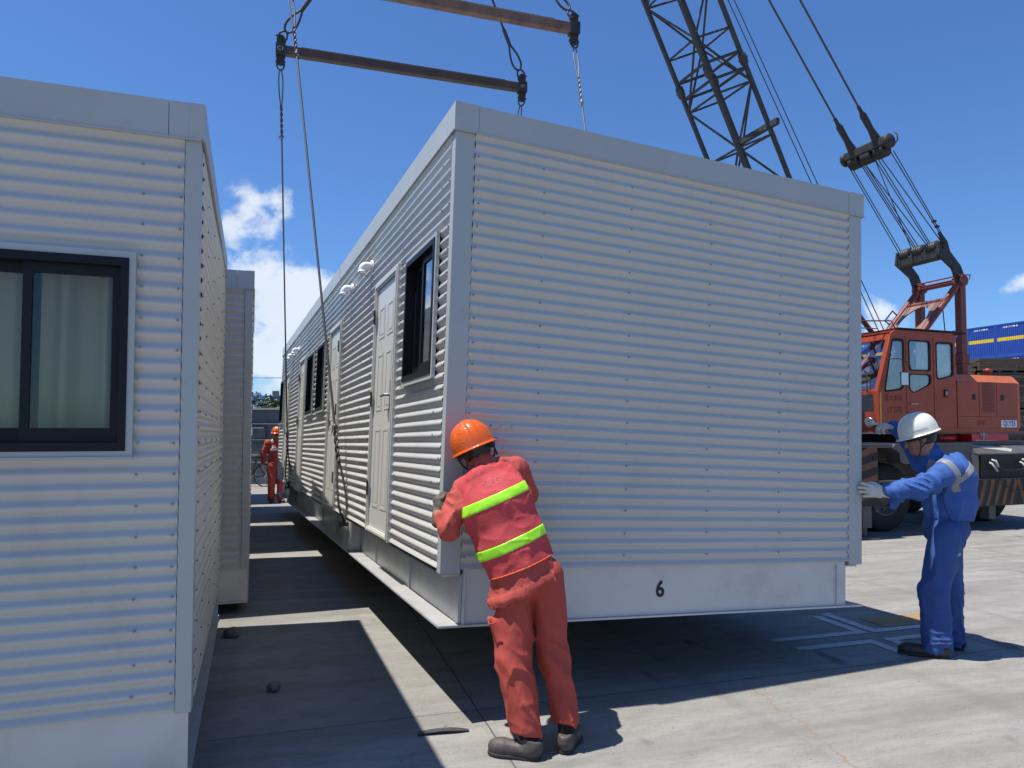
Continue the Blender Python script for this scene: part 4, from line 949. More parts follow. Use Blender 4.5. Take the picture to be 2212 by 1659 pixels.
    for sb in (-1, 1):
        for sn in (-1, 1):
            m.tube([node(t, sb, sn) for t in cs], .042, 8)
    # lacing
    ts = []; t = .35
    while t < Lb - .3: ts.append(t); t += .93
    faces = [((-1, -1), (1, -1)), ((-1, 1), (1, 1)), ((-1, -1), (-1, 1)), ((1, -1), (1, 1))]
    for i, t in enumerate(ts):
        for fi, (p, q) in enumerate(faces):
            m.tube([node(t, *p), node(t, *q)], .019, 6, caps=False)
            if i < len(ts) - 1:
                x, y = (p, q) if (i + (fi in (1, 3))) % 2 else (q, p)
                m.tube([node(t, *x), node(ts[i + 1], *y)], .019, 6, caps=False)
    # pinned joint between boom sections
    tj = (7.62 - foot_.z) / ax.z
    for dt in (-.14, .14):
        for fi, (p, q) in enumerate(faces): m.tube([node(tj + dt, *p), node(tj + dt, *q)], .026, 6, caps=False)
    for sb in (-1, 1):
        for sn in (-1, 1):
            c = node(tj, sb, sn); m.tube([c - ax * .10, c - ax * .07, c + ax * .07, c + ax * .10], [.05, .068, .068, .05], 10); m.cyl(c - nb * .09, c + nb * .09, .025, 8)
    # channel arm sticking out
    tc_ = (6.98 - foot_.z) / ax.z - .45
    a0 = node(tc_, 1, 1); a1 = node(tc_, -1, 1)
    m.box((-.05, -.035, 0), (.05, .035, (a1 - a0).length + .28), 0, R=(Matrix.Translation(a0 + (a0 - a1).normalized() * .06) @ (a1 - a0).to_track_quat('Z', 'X').to_matrix().to_4x4()))
    # head sheaves
    for b in (-.18, -.06, .06, .18): m.lathe(tip + nb * (b - .03) - ax * .05, (0, 1, 0), [(0, 0), (0, .26), (.02, .22), (.04, .22), (.06, .26), (.06, 0)], 24)
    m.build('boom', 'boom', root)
    for b in (.78, 1.42):
        m = MB(); m.tube([(-1.75, b, 5.0), (.30, b, 3.0)], .045, 10); m.build('backstop_strut', 'frame_red', root)
    for b in (1.06, 1.18):
        m = MB(); m.cyl((tip.x + .28, b, tip.z), (.83, b, 2.9), .009, 6); m.build('hoist_rope', 'rope', root)
    m = MB(); m.cyl((.85, .8, 2.80), (.85, 1.4, 2.80), .26, 24); m.build('winch_drum', 'dark', root)
    hx = tip.x - .24
    hk = CM.inverted() @ APEX
    for b in (1.04, 1.16):
        m = MB(); m.cyl((hx, b, tip.z), (hk.x, b, hk.z + .75), .010, 6); m.build('hoist_rope', 'rope', root)
    return root
make_crane()
def make_hook():
    m = MB(); p = APEX
    m.bevbox((p.x - .16, p.y - .14, p.z + .35), (p.x + .16, p.y + .14, p.z + .85), .05)
    m.tube([p + Vector((0, 0, .36)), p + Vector((0, 0, .18)), p + Vector((.12, 0, .08)), p + Vector((.13, 0, -.05)), p + Vector((.02, 0, -.14)), p + Vector((-.10, 0, -.08)), p + Vector((-.13, 0, .03))], [.05, .045, .05, .055, .05, .035, .012], 12)
    tag(m.build('hook_block', 'rig'), 'black hook block above the slings, just out of the photo', 'hook')
make_hook()
def make_bottle():
    c = CM @ Vector((-1.24, -.30, .87)); m = MB(); T = Matrix.Translation(c)
    root = thing('drink_bottle', 'small plastic drink bottle with red cap and label on the crane side step', 'bottle', T)
    m.lathe((0, 0, 0), (0, 0, 1), [(0, .0), (0, .030), (.01, .034), (.06, .030), (.10, .033), (.14, .028), (.165, .014), (.185, .013)], 16); m.build('bottle_body', 'bottle', root)
    m = MB(); m.lathe((0, 0, 0), (0, 0, 1), [(.055, .0335), (.125, .0345)], 16); m.build('bottle_label', 'label_red', root)
    m = MB(); m.lathe((0, 0, 0), (0, 0, 1), [(.18, .0), (.18, .016), (.20, .016), (.202, 0)], 12); m.build('bottle_cap', 'label_red', root)
make_bottle()

# ------------------------------------------------------------------ background right: timber and containers
def timber_stack(x0, x1, y, d, h, mt, lab, seed):
    r = np.random.default_rng(seed); m = MB(); z = 0
    while z < h - .02:
        t = .085 if r.random() > .22 else .10
        if r.random() < .13:
            for k in range(int((x1 - x0) / .45)): m.box((x0 + .1 + k * .45, y + .02, z), (x0 + .2 + k * .45, y + d, z + .05))
            z += .052; continue
        x = x0 + r.uniform(-.03, .03)
        while x < x1 - .05:
            w = r.uniform(.7, 2.6) if mt == 'wood2' else r.uniform(.16, .3); xe = min(x + w, x1 + r.uniform(-.02, .03)); m.box((x, y + r.uniform(-.03, .03), z), (xe - .012, y + d, z + t - .008)); x = xe
        z += t
    tag(m.build('timber_stack', mt), lab, 'timber stack', 'timber stacks behind the crane')
timber_stack(10.2, 13.25, 22.0, 3.5, 3.78, 'wood', 'tall timber stack with plank ends showing, right behind the crane cab', 1)
timber_stack(13.32, 17.5, 21.9, 3.5, 3.82, 'wood2', 'tall dark timber stack of long boards above the engine hood', 2)
timber_stack(17.6, 21.5, 22.1, 3.5, 3.6, 'wood2', 'tall dark timber stack at the right edge', 3)
timber_stack(5.6, 10.1, 24.0, 3.0, 2.6, 'wood2', 'lower timber stack hidden behind the lifted cabin', 4)
def containers():
    dr = Vector((.389, -.921, 0)); nr = Vector((-.921, -.389, 0)); W, H, L_ = 2.44, 2.6, 6.05
    def mk():
        m = MB()
        m.box((0, .05, .0), (W, L_, .16)); m.box((0, .05, H - .12), (W, L_, H)); m.box((0, .0, .0), (.12, .05 + .1, H)); m.box((W - .12, .0, .0), (W, .15, H))
        m.box((.12, .0, .0), (W - .12, .05, .14)); m.box((.12, .0, H - .11), (W - .12, .05, H)); m.box((.02, .2, .16), (W - .02, L_ - .05, H - .12))
        n = 14; w = (W - .24) / n
        for k in range(n):
            x = .12 + k * w
            for (za, zb, mi) in ((.14, 1.22, 0), (1.22, 1.50, 1), (1.50, H - .11, 0)):
                m.add([(x, .02, za), (x + w * .35, .02, za), (x + w * .5, .06, za), (x + w * .85, .06, za), (x + w, .02, za), (x, .02, zb), (x + w * .35, .02, zb), (x + w * .5, .06, zb), (x + w * .85, .06, zb), (x + w, .02, zb)], [(i, i + 1, i + 6, i + 5) for i in range(4)], mi)
        put_text(m, 'LS 28  2 17 88 45', .17, (W / 2, .012, 2.30), (1, 0, 0), (0, 0, 1), 2, bold=.012)
        o = m.build('shipping_container', ['cont_blue', 'yellow', 'white']); return o
    first = mk(); n = 0
    base = Vector((36.7, 62.0, 0)) - dr * (W + .03) * 5
    ang = atan2(dr.y, dr.x)
    names = ['first', 'second', 'third', 'fourth', 'fifth', 'sixth', 'seventh', 'eighth']
    tiers = ['ground', 'second', 'third', 'top']
    for i in range(8):
        for k in range(4):
            o = first if n == 0 else first.copy()
            if n: COL.objects.link(o)
            n += 1
            o.matrix_world = Matrix.Translation(base + dr * (W + .03) * i + Vector((0, 0, k * H + .0 + .004 * k))) @ Rz(ang)
            tag(o, 'blue yellow-banded container, %s column from the left, %s tier' % (names[i], tiers[k]), 'container', 'blue shipping containers stacked beyond the timber')
containers()

# ------------------------------------------------------------------ background left
def site_box():
    x0, x1, y, H = -13.5, -4.9, 24.0, 2.45; T = Matrix.Translation((x0, y, 0))
    root = thing('steel_bin', 'grey-green steel bin with ledges and brackets beyond the far worker', 'steel bin', T)
    W = x1 - x0
    m = MB(); m.box((0, .1, .12), (W, 2.4, H - .05)); m.box((0, .02, .0), (W, .1, .95)); m.box((0, .06, .96), (W, .099, 1.30)); m.build('bin_wall', 'teal', root)
    m = MB()
    for z, t, d in ((H - .05, .06, -.04), (1.93, .035, .03), (1.42, .03, .05), (.93, .025, -.01), (.70, .025, -.01)): m.box((0, d, z), (W, .12, z + t))
    m.build('ledge', 'palebar', root)
    for xx in np.arange(.9, W, 1.55):
        m = MB(); m.box((xx, .03, 1.48), (xx + .95, .098, 1.86)); m.build('hatch', 'farblue' if False else 'teal', root)
        m = MB(); m.tube([(xx - .1, .0, 1.80), (xx + .02, -.03, 1.80), (xx + .02, -.03, 1.50)], .022, 6); m.tube([(xx + .55, -.02, 1.82), (xx + .55, -.02, 1.58)], .03, 6); m.box((xx + .05, .0, 1.80), (xx + .9, .03, 1.83)); m.build('bracket', 'palebar', root)
    m = MB(); m.box((5.0, -.004, 1.06), (5.14, .0195, 1.26)); m.build('orange_mark', 'stripe', root)
    for xx in np.arange(.2, W, 1.9): m = MB(); m.box((xx, .0, .0), (xx + .07, .018, .93)); m.build('rib', 'teal', root)
site_box()
def tree(x, y, h, lab, seed):
    r = np.random.default_rng(seed); root = thing('tree', lab, 'tree', Matrix.Translation((x, y, 0)), 'trees behind the steel bin')
    m = MB(); m.tube([(0, 0, 0), (.05, .02, h * .3), (-.03, .05, h * .6), (.02, 0, h * .9)], [.13, .10, .07, .02], 8)
    for k in range(7):
        a = r.uniform(0, 6.28); z = h * r.uniform(.3, .6); m.tube([(0, 0, z), (cos(a) * .5, sin(a) * .5, z + .4), (cos(a) * .9, sin(a) * .9, z + .8)], [.05, .03, .012], 6)
    m.build('trunk', 'bark', root)
    m = MB(); cl = [(r.uniform(-1.1, 1.1), r.uniform(-.9, .9), h * r.uniform(.45, .92), r.uniform(.28, .5)) for _ in range(24)]
    for (cx_, cy_, cz_, cr) in cl:
        for _ in range(130):
            d = Vector(r.normal(size=3)).normalized() * cr * r.uniform(.5, 1.05); c = Vector((cx_, cy_, cz_)) + d; e = Vector(r.normal(size=3)).normalized(); f = e.orthogonal().normalized() * .045; g = e * .075
            m.add([c - f, c + g, c + f, c - g * .5], [(0, 1, 2, 3)])
    m.build('crown', 'leaf', root)
for i, (x, y, h, lab) in enumerate(((-12.4, 29, 3.0, 'small leafy tree at left above the steel bin rim'), (-9.9, 29, 3.25, 'rounder leafy tree above the rim, right beside the lifted cabin'), (-7.6, 31, 3.0, 'leafy tree hidden behind the far end of the lifted cabin'))): tree(x, y, h, lab, 50 + i)
def far_things():
    m = MB(); m.box((-70, 120, 0), (-20, 140, 7.6)); m.box((-70.2, 119.8, 7.6), (-19.8, 140, 7.9))
    r = m.build('warehouse', 'farblue'); tag(r, 'long blue warehouse wall on the skyline beyond the trees', 'building')
    w = MB(); w.box((-41.3, 119.0, 7.9), (-40.4, 119.7, 8.6)); w.build('roof_vent', 'teal', r)
    m = MB(); m.tube([(-43, 100, 6.7), (-38, 100, 6.9), (-36.4, 100, 6.8), (-35.8, 100, 6.3), (-36.0, 100, 5.7), (-36.8, 100, 5.4), (-43, 100, 5.4)], .33, 10); m.tube([(-36.7, 100, 0), (-36.4, 100, 5.2)], .35, 8)
    tag(m.build('blue_gantry', 'chuteblue'), 'bright blue curved steel arm on the skyline at left', 'gantry')
    m = MB(); m.tube(sag((-60, 95, 9.0), (40, 95, 10.2), .6, 30), .035, 5); c = m.build('overhead_cable', 'strap'); tag(c, 'thin overhead cable crossing above the blue warehouse', 'cable')
far_things()
def bicycle():
    yaw = radians(188); T = Matrix.Translation((-8.12, 22.9, 0)) @ Rz(yaw)
    root = thing('bicycle', 'dark bicycle with rear rack standing before the steel bin', 'bicycle', T); R = .33
    for x in (0, 1.08):
        m = MB(); m.tube([(x + R * cos(t), 0, R + R * sin(t)) for t in np.linspace(0, 2 * pi, 37)[:-1]], .019, 8, closed=True); wh = m.build('wheel', 'rubber', root)
        m = MB(); m.tube([(x + (R - .02) * cos(t), 0, R + (R - .02) * sin(t)) for t in np.linspace(0, 2 * pi, 37)[:-1]], .009, 6, closed=True); m.cyl((x, -.05, R), (x, .05, R), .025, 8)
        for k in range(16): t = 2 * pi * k / 16; m.cyl((x, 0, R), (x + (R - .02) * cos(t), 0, R + (R - .02) * sin(t)), .003, 4)
        m.build('rim', 'steel', wh)
        m = MB(); m.tube([(x + (R + .03) * cos(t), 0, R + (R + .03) * sin(t)) for t in np.linspace(.3, 2.9, 12)], .016, 6); m.build('mudguard', 'bikeframe', root)
    m = MB()
    for a, b in (((0, 0, R), (.42, 0, .30)), ((0, 0, R), (.30, 0, .80)), ((.42, 0, .30), (.27, 0, .86)), ((.42, 0, .30), (.90, 0, .78)), ((.29, 0, .78), (.90, 0, .84)), ((.88, 0, .92), (1.08, 0, R))): m.cyl(a, b, .016, 8)
    m.build('frame', 'bikeframe', root)
    m = MB(); m.tube([(.80, -.28, 1.02), (.90, -.12, .97), (.90, .12, .97), (.80, .28, 1.02)], .012, 8); m.cyl((.88, 0, .86), (.90, 0, .97), .014, 8); m.build('handlebar', 'steel', root)
    m = MB(); m.tube([(.10, 0, .92), (.24, 0, .93), (.40, 0, .91)], [.07, .06, .02], 10); m.build('saddle', 'strap', root)
    m = MB(); m.box((-.22, -.06, .72), (.24, .06, .735)); m.cyl((-.15, .05, .72), (0, .05, R), .006, 5); m.cyl((-.15, -.05, .72), (0, -.05, R), .006, 5); m.build('rack', 'steel', root)
    m = MB(); m.cyl((.02, .06, R), (-.08, .17, .0), .008, 6); m.cyl((.42, -.08, .30), (.42, .08, .30), .03, 10); m.cyl((.42, .12, .30), (.56, .12, .22), .01, 6); m.cyl((.42, -.12, .30), (.28, -.12, .38), .01, 6); m.build('pedal_crank', 'steel', root)
bicycle()

# ------------------------------------------------------------------ people: signed-distance bodies meshed with surface nets
_lat = np.random.default_rng(99).random((32, 32, 32)).astype(np.float32)
def vnoise(P, f, st=(1, 1, 1)):
    Q = P * np.array([f * st[0], f * st[1], f * st[2]], np.float32) + 100
    i = np.floor(Q).astype(np.int32); t = Q - i; t = t * t * (3 - 2 * t); out = 0
    for dx in (0, 1):
        for dy in (0, 1):
            for dz in (0, 1):
                w = (t[..., 0] if dx else 1 - t[..., 0]) * (t[..., 1] if dy else 1 - t[..., 1]) * (t[..., 2] if dz else 1 - t[..., 2])
                out = out + w * _lat[(i[..., 0] + dx) & 31, (i[..., 1] + dy) & 31, (i[..., 2] + dz) & 31]
    return out
def folds(P, f, amp, st=(1, 1, 1), rot=0.0):
    c, s = cos(rot), sin(rot); Q = P.copy(); Q[..., 0] = P[..., 0] * c + P[..., 2] * s; Q[..., 2] = -P[..., 0] * s + P[..., 2] * c
    W = Q + 0.05 * np.stack([vnoise(Q, f * .5), vnoise(Q + 7, f * .5), vnoise(Q + 13, f * .5)], -1).astype(np.float32)
    n = vnoise(W, f, st); r = np.clip(1 - 1.25 * np.abs(2 * n - 1), 0, 1); return amp * (1.7 * r ** 2.2 - .5)
A3 = lambda p: np.array(p, np.float32)
def cap(P, a, b, ra, rb, side=None, k=1.0):
    a, b = A3(a), A3(b); ba = b - a; v = P - a; t = np.clip((v @ ba) / max(ba @ ba, 1e-9), 0, 1); d = v - t[..., None] * ba
    if side is not None:
        s = A3(side); s = s / np.linalg.norm(s); d = d + (d @ s)[..., None] * s * (1 / k - 1)
    return (np.linalg.norm(d, axis=-1) - (ra + (rb - ra) * t)) * (min(k, 1) if side is not None else 1)
def ell(P, c, r, R=None):
    v = P - A3(c)
    if R is not None: v = v @ np.array(R, np.float32)
    r = A3(r); k0 = np.linalg.norm(v / r, axis=-1); k1 = np.linalg.norm(v / (r * r), axis=-1); return k0 * (k0 - 1) / np.maximum(k1, 1e-6)
def smin(a, b, k):
    h = np.clip(.5 + .5 * (b - a) / k, 0, 1); return b + (a - b) * h - k * h * (1 - h)
def U(ds, k=.03):
    d = ds[0]
    for e in ds[1:]: d = smin(d, e, k)
    return d
def plane(P, p, n): n = A3(n); n = n / np.linalg.norm(n); return (P - A3(p)) @ n
def nets(fn, lo, hi, h):
    lo = np.array(lo, np.float32); n = np.ceil((np.array(hi) - lo) / h).astype(int) + 1
    g = [lo[i] + h * np.arange(n[i], dtype=np.float32) for i in range(3)]
    P = np.stack(np.meshgrid(*g, indexing='ij'), -1).astype(np.float32); F = fn(P).astype(np.float32)
    for sl in (np.s_[0], np.s_[-1]): F[sl] = 1; F[:, sl] = 1; F[:, :, sl] = 1
    s = F < 0; c = [a - 1 for a in F.shape]
    acc = np.zeros((*c, 3), np.float32); cnt = np.zeros(c, np.float32)
    for ax in range(3):
        oth = [i for i in range(3) if i != ax]
        for u in (0, 1):
            for v in (0, 1):
                o0 = [0, 0, 0]; o0[oth[0]] = u; o0[oth[1]] = v; o1 = list(o0); o1[ax] = 1
                f0 = F[tuple(slice(o0[i], o0[i] + c[i]) for i in range(3))]; f1 = F[tuple(slice(o1[i], o1[i] + c[i]) for i in range(3))]
                m = (f0 < 0) != (f1 < 0); t = np.where(m, f0 / np.where(m, f0 - f1, 1), 0)
                for i in range(3): acc[..., i] += np.where(m, (o0[i] if i != ax else t), 0)
                cnt += m
    mask = cnt > 0; idx = -np.ones(c, np.int64); idx[mask] = np.arange(mask.sum())
    ii = np.argwhere(mask); V = lo + h * (ii + acc[mask] / cnt[mask][:, None]); quads = []
    for ax in range(3):
        o = [i for i in range(3) if i != ax]
        a = [slice(1, -1)] * 3; a[ax] = slice(0, -1); b = list(a); b[ax] = slice(1, None)
        sa = s[tuple(a)]; sb = s[tuple(b)]; e = np.argwhere(sa != sb)
        if len(e) == 0: continue
        base = e + 1; base[:, ax] -= 1
        def cell(du, dv): q = base.copy(); q[:, o[0]] += du; q[:, o[1]] += dv; return idx[q[:, 0], q[:, 1], q[:, 2]]
        Q = np.stack([cell(-1, -1), cell(0, -1), cell(0, 0), cell(-1, 0)], 1)
        flip = sb[sa != sb] if ax != 1 else ~sb[sa != sb]
        Q[flip] = Q[flip][:, ::-1]; quads.append(Q)
    Q = np.concatenate(quads) if quads else np.zeros((0, 4), int); Q = Q[(Q >= 0).all(1)]
    return V, Q
def sdf_obj(name, fn, lo, hi, h, mt, parent=None, T=None):
    V, Q = nets(fn, lo, hi, h); me = bpy.data.meshes.new(name)
    if T is not None: V = np.array([tuple(T @ Vector(v)) for v in V])
    me.from_pydata(V.tolist(), [], Q.tolist()); me.materials.append(M[mt]); me.polygons.foreach_set('use_smooth', [True] * len(me.polygons)); me.update()
    o = bpy.data.objects.new(name, me); COL.objects.link(o)
    if parent is not None: o.parent = parent
    return o
def basis(f, u):
    f = Vector(f).normalized(); u = Vector(u); u = (u - f * u.dot(f)).normalized(); l = u.cross(f)   # l = left of the figure
    return np.array([[f.x, l.x, u.x], [f.y, l.y, u.y], [f.z, l.z, u.z]], np.float32)            # columns: forward, left, up
def frame(c, B):
    Mx = Matrix(((B[0][0], B[0][1], B[0][2]), (B[1][0], B[1][1], B[1][2]), (B[2][0], B[2][1], B[2][2]))).to_4x4(); Mx.translation = Vector(c); return Mx
def head_sdf(P, c, B):
    """c = centre of the head at eye height"""
    v = (P - A3(c)) @ B
    d = ell(v, (-.008, 0, .025), (.098, .077, .098))
    d = smin(d, ell(v, (.022, 0, -.035), (.070, .060, .085)), .03)
    d = smin(d, ell(v, (.062, 0, -.085), (.028, .030, .024)), .03)          # chin
    d = smin(d, cap(v, (.088, 0, .012), (.112, 0, -.032), .009, .0135), .012)  # nose
    d = smin(d, cap(v, (.080, -.035, .022), (.080, .035, .022), .010, .010), .014)  # brow
    d = smin(d, cap(v, (.086, -.016, -.058), (.086, .016, -.058), .009, .009), .008)  # lips
    d = np.maximum(d, -cap(v, (.100, -.018, -.0585), (.100, .018, -.0585), .0028, .0028))
    for s in (-1, 1):
        d = smin(d, -(-ell(v, (-.005, s * .080, -.008), (.020, .011, .032))), .008)   # ear
        d = smin(d, ell(v, (.060, s * .036, -.030), (.024, .020, .022)), .02)      # cheek
        d = np.maximum(d, -(ell(v, (.094, s * .031, .002), (.012, .017, .010)) ))      # eye socket
    return d
def helmet(parent, c, B, mt, logo=None, h=.0045, scale=1.0):
    """c = centre of the rim plane"""
    k = scale
    def f(v):
        rx, ry, rz = .136 * k, .120 * k, .160 * k
        def dome(e):
            q = np.sqrt((v[..., 0] / (rx - e)) ** 2 + (v[..., 1] / (ry - e)) ** 2); w = np.abs(v[..., 2]) / (rz - e)
            return ((q ** 2.35 + w ** 2.35) ** (1 / 2.35) - 1) * .118
        o = dome(0); i = dome(.006)
        ridge = np.maximum(dome(-.0035), np.abs(v[..., 1]) - .017); o = smin(o, ridge, .008)
        shell = np.maximum(np.maximum(o, -i), -(v[..., 2] + .004))
        q = np.sqrt((np.where(v[..., 0] > 0, v[..., 0] / (rx + .030), v[..., 0] / (rx + .014))) ** 2 + (v[..., 1] / (ry + .014)) ** 2)
        dr = (q - 1) * (ry + .02); din = (1 - np.sqrt((v[..., 0] / (rx - .006)) ** 2 + (v[..., 1] / (ry - .006)) ** 2)) * (ry)
        zc = -.004 - .10 * np.maximum(dr + .02, 0) * 1.0
        brim = np.maximum(np.maximum(dr, din), np.abs(v[..., 2] - zc) - .0038)
        return smin(shell, brim, .008)
    T = frame(c, B)
    o = sdf_obj('helmet', f, (-.20, -.17, -.03), (.215, .17, .19), h, mt, parent, T)
    m = MB(); m.T = T
    m.lathe((0, 0, -.02), (0, 0, 1), [(-.012, .108), (.012, .110), (.012, .104), (-.012, .102)], 28)
    m.build('inner_band', 'strap', o)
    return o, T
def hand(parent, name, wrist, fwd, back, mt, curl=(.35, .45, .5, .5), spread=.12, thumb=1, h=.0042, index_straight=False, cuff=.05):
    """fwd: towards the fingers; back: out of the back of the hand; thumb: +1 / -1 side"""
    B = basis(fwd, back)
    def f(v):
        d = cap(v, (-cuff, 0, 0), (.005, 0, 0), .031, .027, (0, 1, 0), 1.18)
        d = smin(d, cap(v, (.02, 0, 0), (.078, 0, 0), .017, .017, (0, 1, 0), 2.45), .014)
        for i in range(4):
            y = (.034 - i * .0225) * thumb; ln = (.066, .076, .071, .056)[i]; cu = curl[i] if not (index_straight and i == 0) else .03
            a = np.array([.088 - (.006 if i in (0, 3) else 0) - (.008 if i == 3 else 0), y, 0]); sp = (1.5 - i) * spread * thumb * .35
            def step(p, ang, l): return p + l * np.array([cos(ang), sp * cos(ang), -sin(ang)])
            b = step(a, cu, ln * .48); c_ = step(b, cu * 2.1, ln * .32); e = step(c_, cu * 2.8, ln * .26)
            fg = np.minimum(np.minimum(cap(v, a, b, .0112, .0105), cap(v, b, c_, .0105, .0098)), cap(v, c_, e, .0098, .0088))
            d = smin(d, fg, .006)
        t0 = (.018, .026 * thumb, -.006); t1 = (.050, .052 * thumb, -.020); t2 = (.074, .058 * thumb, -.036); t3 = (.094, .054 * thumb, -.046)
        d = smin(d, np.minimum(np.minimum(cap(v, t0, t1, .0165, .0125), cap(v, t1, t2, .0125, .0115)), cap(v, t2, t3, .0115, .0098)), .010)
        return d - .0016 + folds(v, 60, .0012)
    return sdf_obj(name, f, (-cuff - .04, -.085, -.11), (.20, .085, .05), h, mt, parent, frame(wrist, B))
def shoe(parent, heel, toe, mt, h=.006, w=1.0):
    heel, toe = Vector(heel), Vector(toe); f = (toe - heel); L_ = f.length; B = basis(f, (0, 0, 1)); T = frame((heel.x, heel.y, 0), B)
    def f_(v):
        d = U([ell(v, (L_ * .80, 0, .040), (L_ * .24, .047 * w, .046)), cap(v, (L_ * .20, 0, .042), (L_ * .70, 0, .040), .040, .040, (0, 1, 0), 1.05), ell(v, (L_ * .17, 0, .058), (L_ * .19, .038 * w, .058)), cap(v, (L_ * .18, 0, .06), (L_ * .22, 0, .095), .036, .037)], .022)
        d = np.maximum(d, .012 - v[..., 2]); d = np.maximum(d, plane(v, (L_ * .2, 0, .100), (-.25, 0, 1)))
        return d + folds(v, 34, .0012)
    o = sdf_obj('shoe', f_, (-.05, -.075, 0), (L_ + .06, .075, .13), h, mt, parent, T)
    def g(v): return np.maximum(np.maximum(U([ell(v, (L_ * .76, 0, .015), (L_ * .285, .050 * w, .2)), cap(v, (L_ * .16, 0, 0), (L_ * .6, 0, 0), .039, .043) ], .02), v[..., 2] - .022), .0015 - v[..., 2])
    sdf_obj('sole', g, (-.05, -.075, -.004), (L_ + .06, .075, .04), h * .9, 'sole', o, T)
    m = MB(); m.T = T
    for k in range(3): x = L_ * (.42 + .07 * k); m.tube([(x, -.022, .083 - k * .006), (x + .004, 0, .092 - k * .007), (x, .022, .083 - k * .006)], .003, 5)
    m.build('lace', 'strap', o); return o
def arm(P, sh, el, wr, r=(.055, .042, .032)): return U([cap(P, sh, el, r[0], r[1]), cap(P, el, wr, r[1], r[2])], .02)
def project_text(parent, txt, size, fn, c, right, up, mt, name='print', out=.0015):
    vs, fs = text_geo(txt, size); right = Vector(right).normalized(); up = Vector(up); up = (up - right * up.dot(right)).normalized(); n = right.cross(up); pts = []
    for v in vs: pts.append(Vector(c) + right * v.x + up * v.y + n * .12)
    P = np.array([tuple(p) for p in pts], np.float32)
    for _ in range(60):
        d = fn(P) - out; P = P - np.outer(np.clip(d, -.01, .02) * .8, np.array(tuple(n), np.float32)).astype(np.float32)
    me = bpy.data.meshes.new(name); me.from_pydata(P.tolist(), [], fs); me.materials.append(M[mt]); o = bpy.data.objects.new(name, me); COL.objects.link(o); o.parent = parent; return o

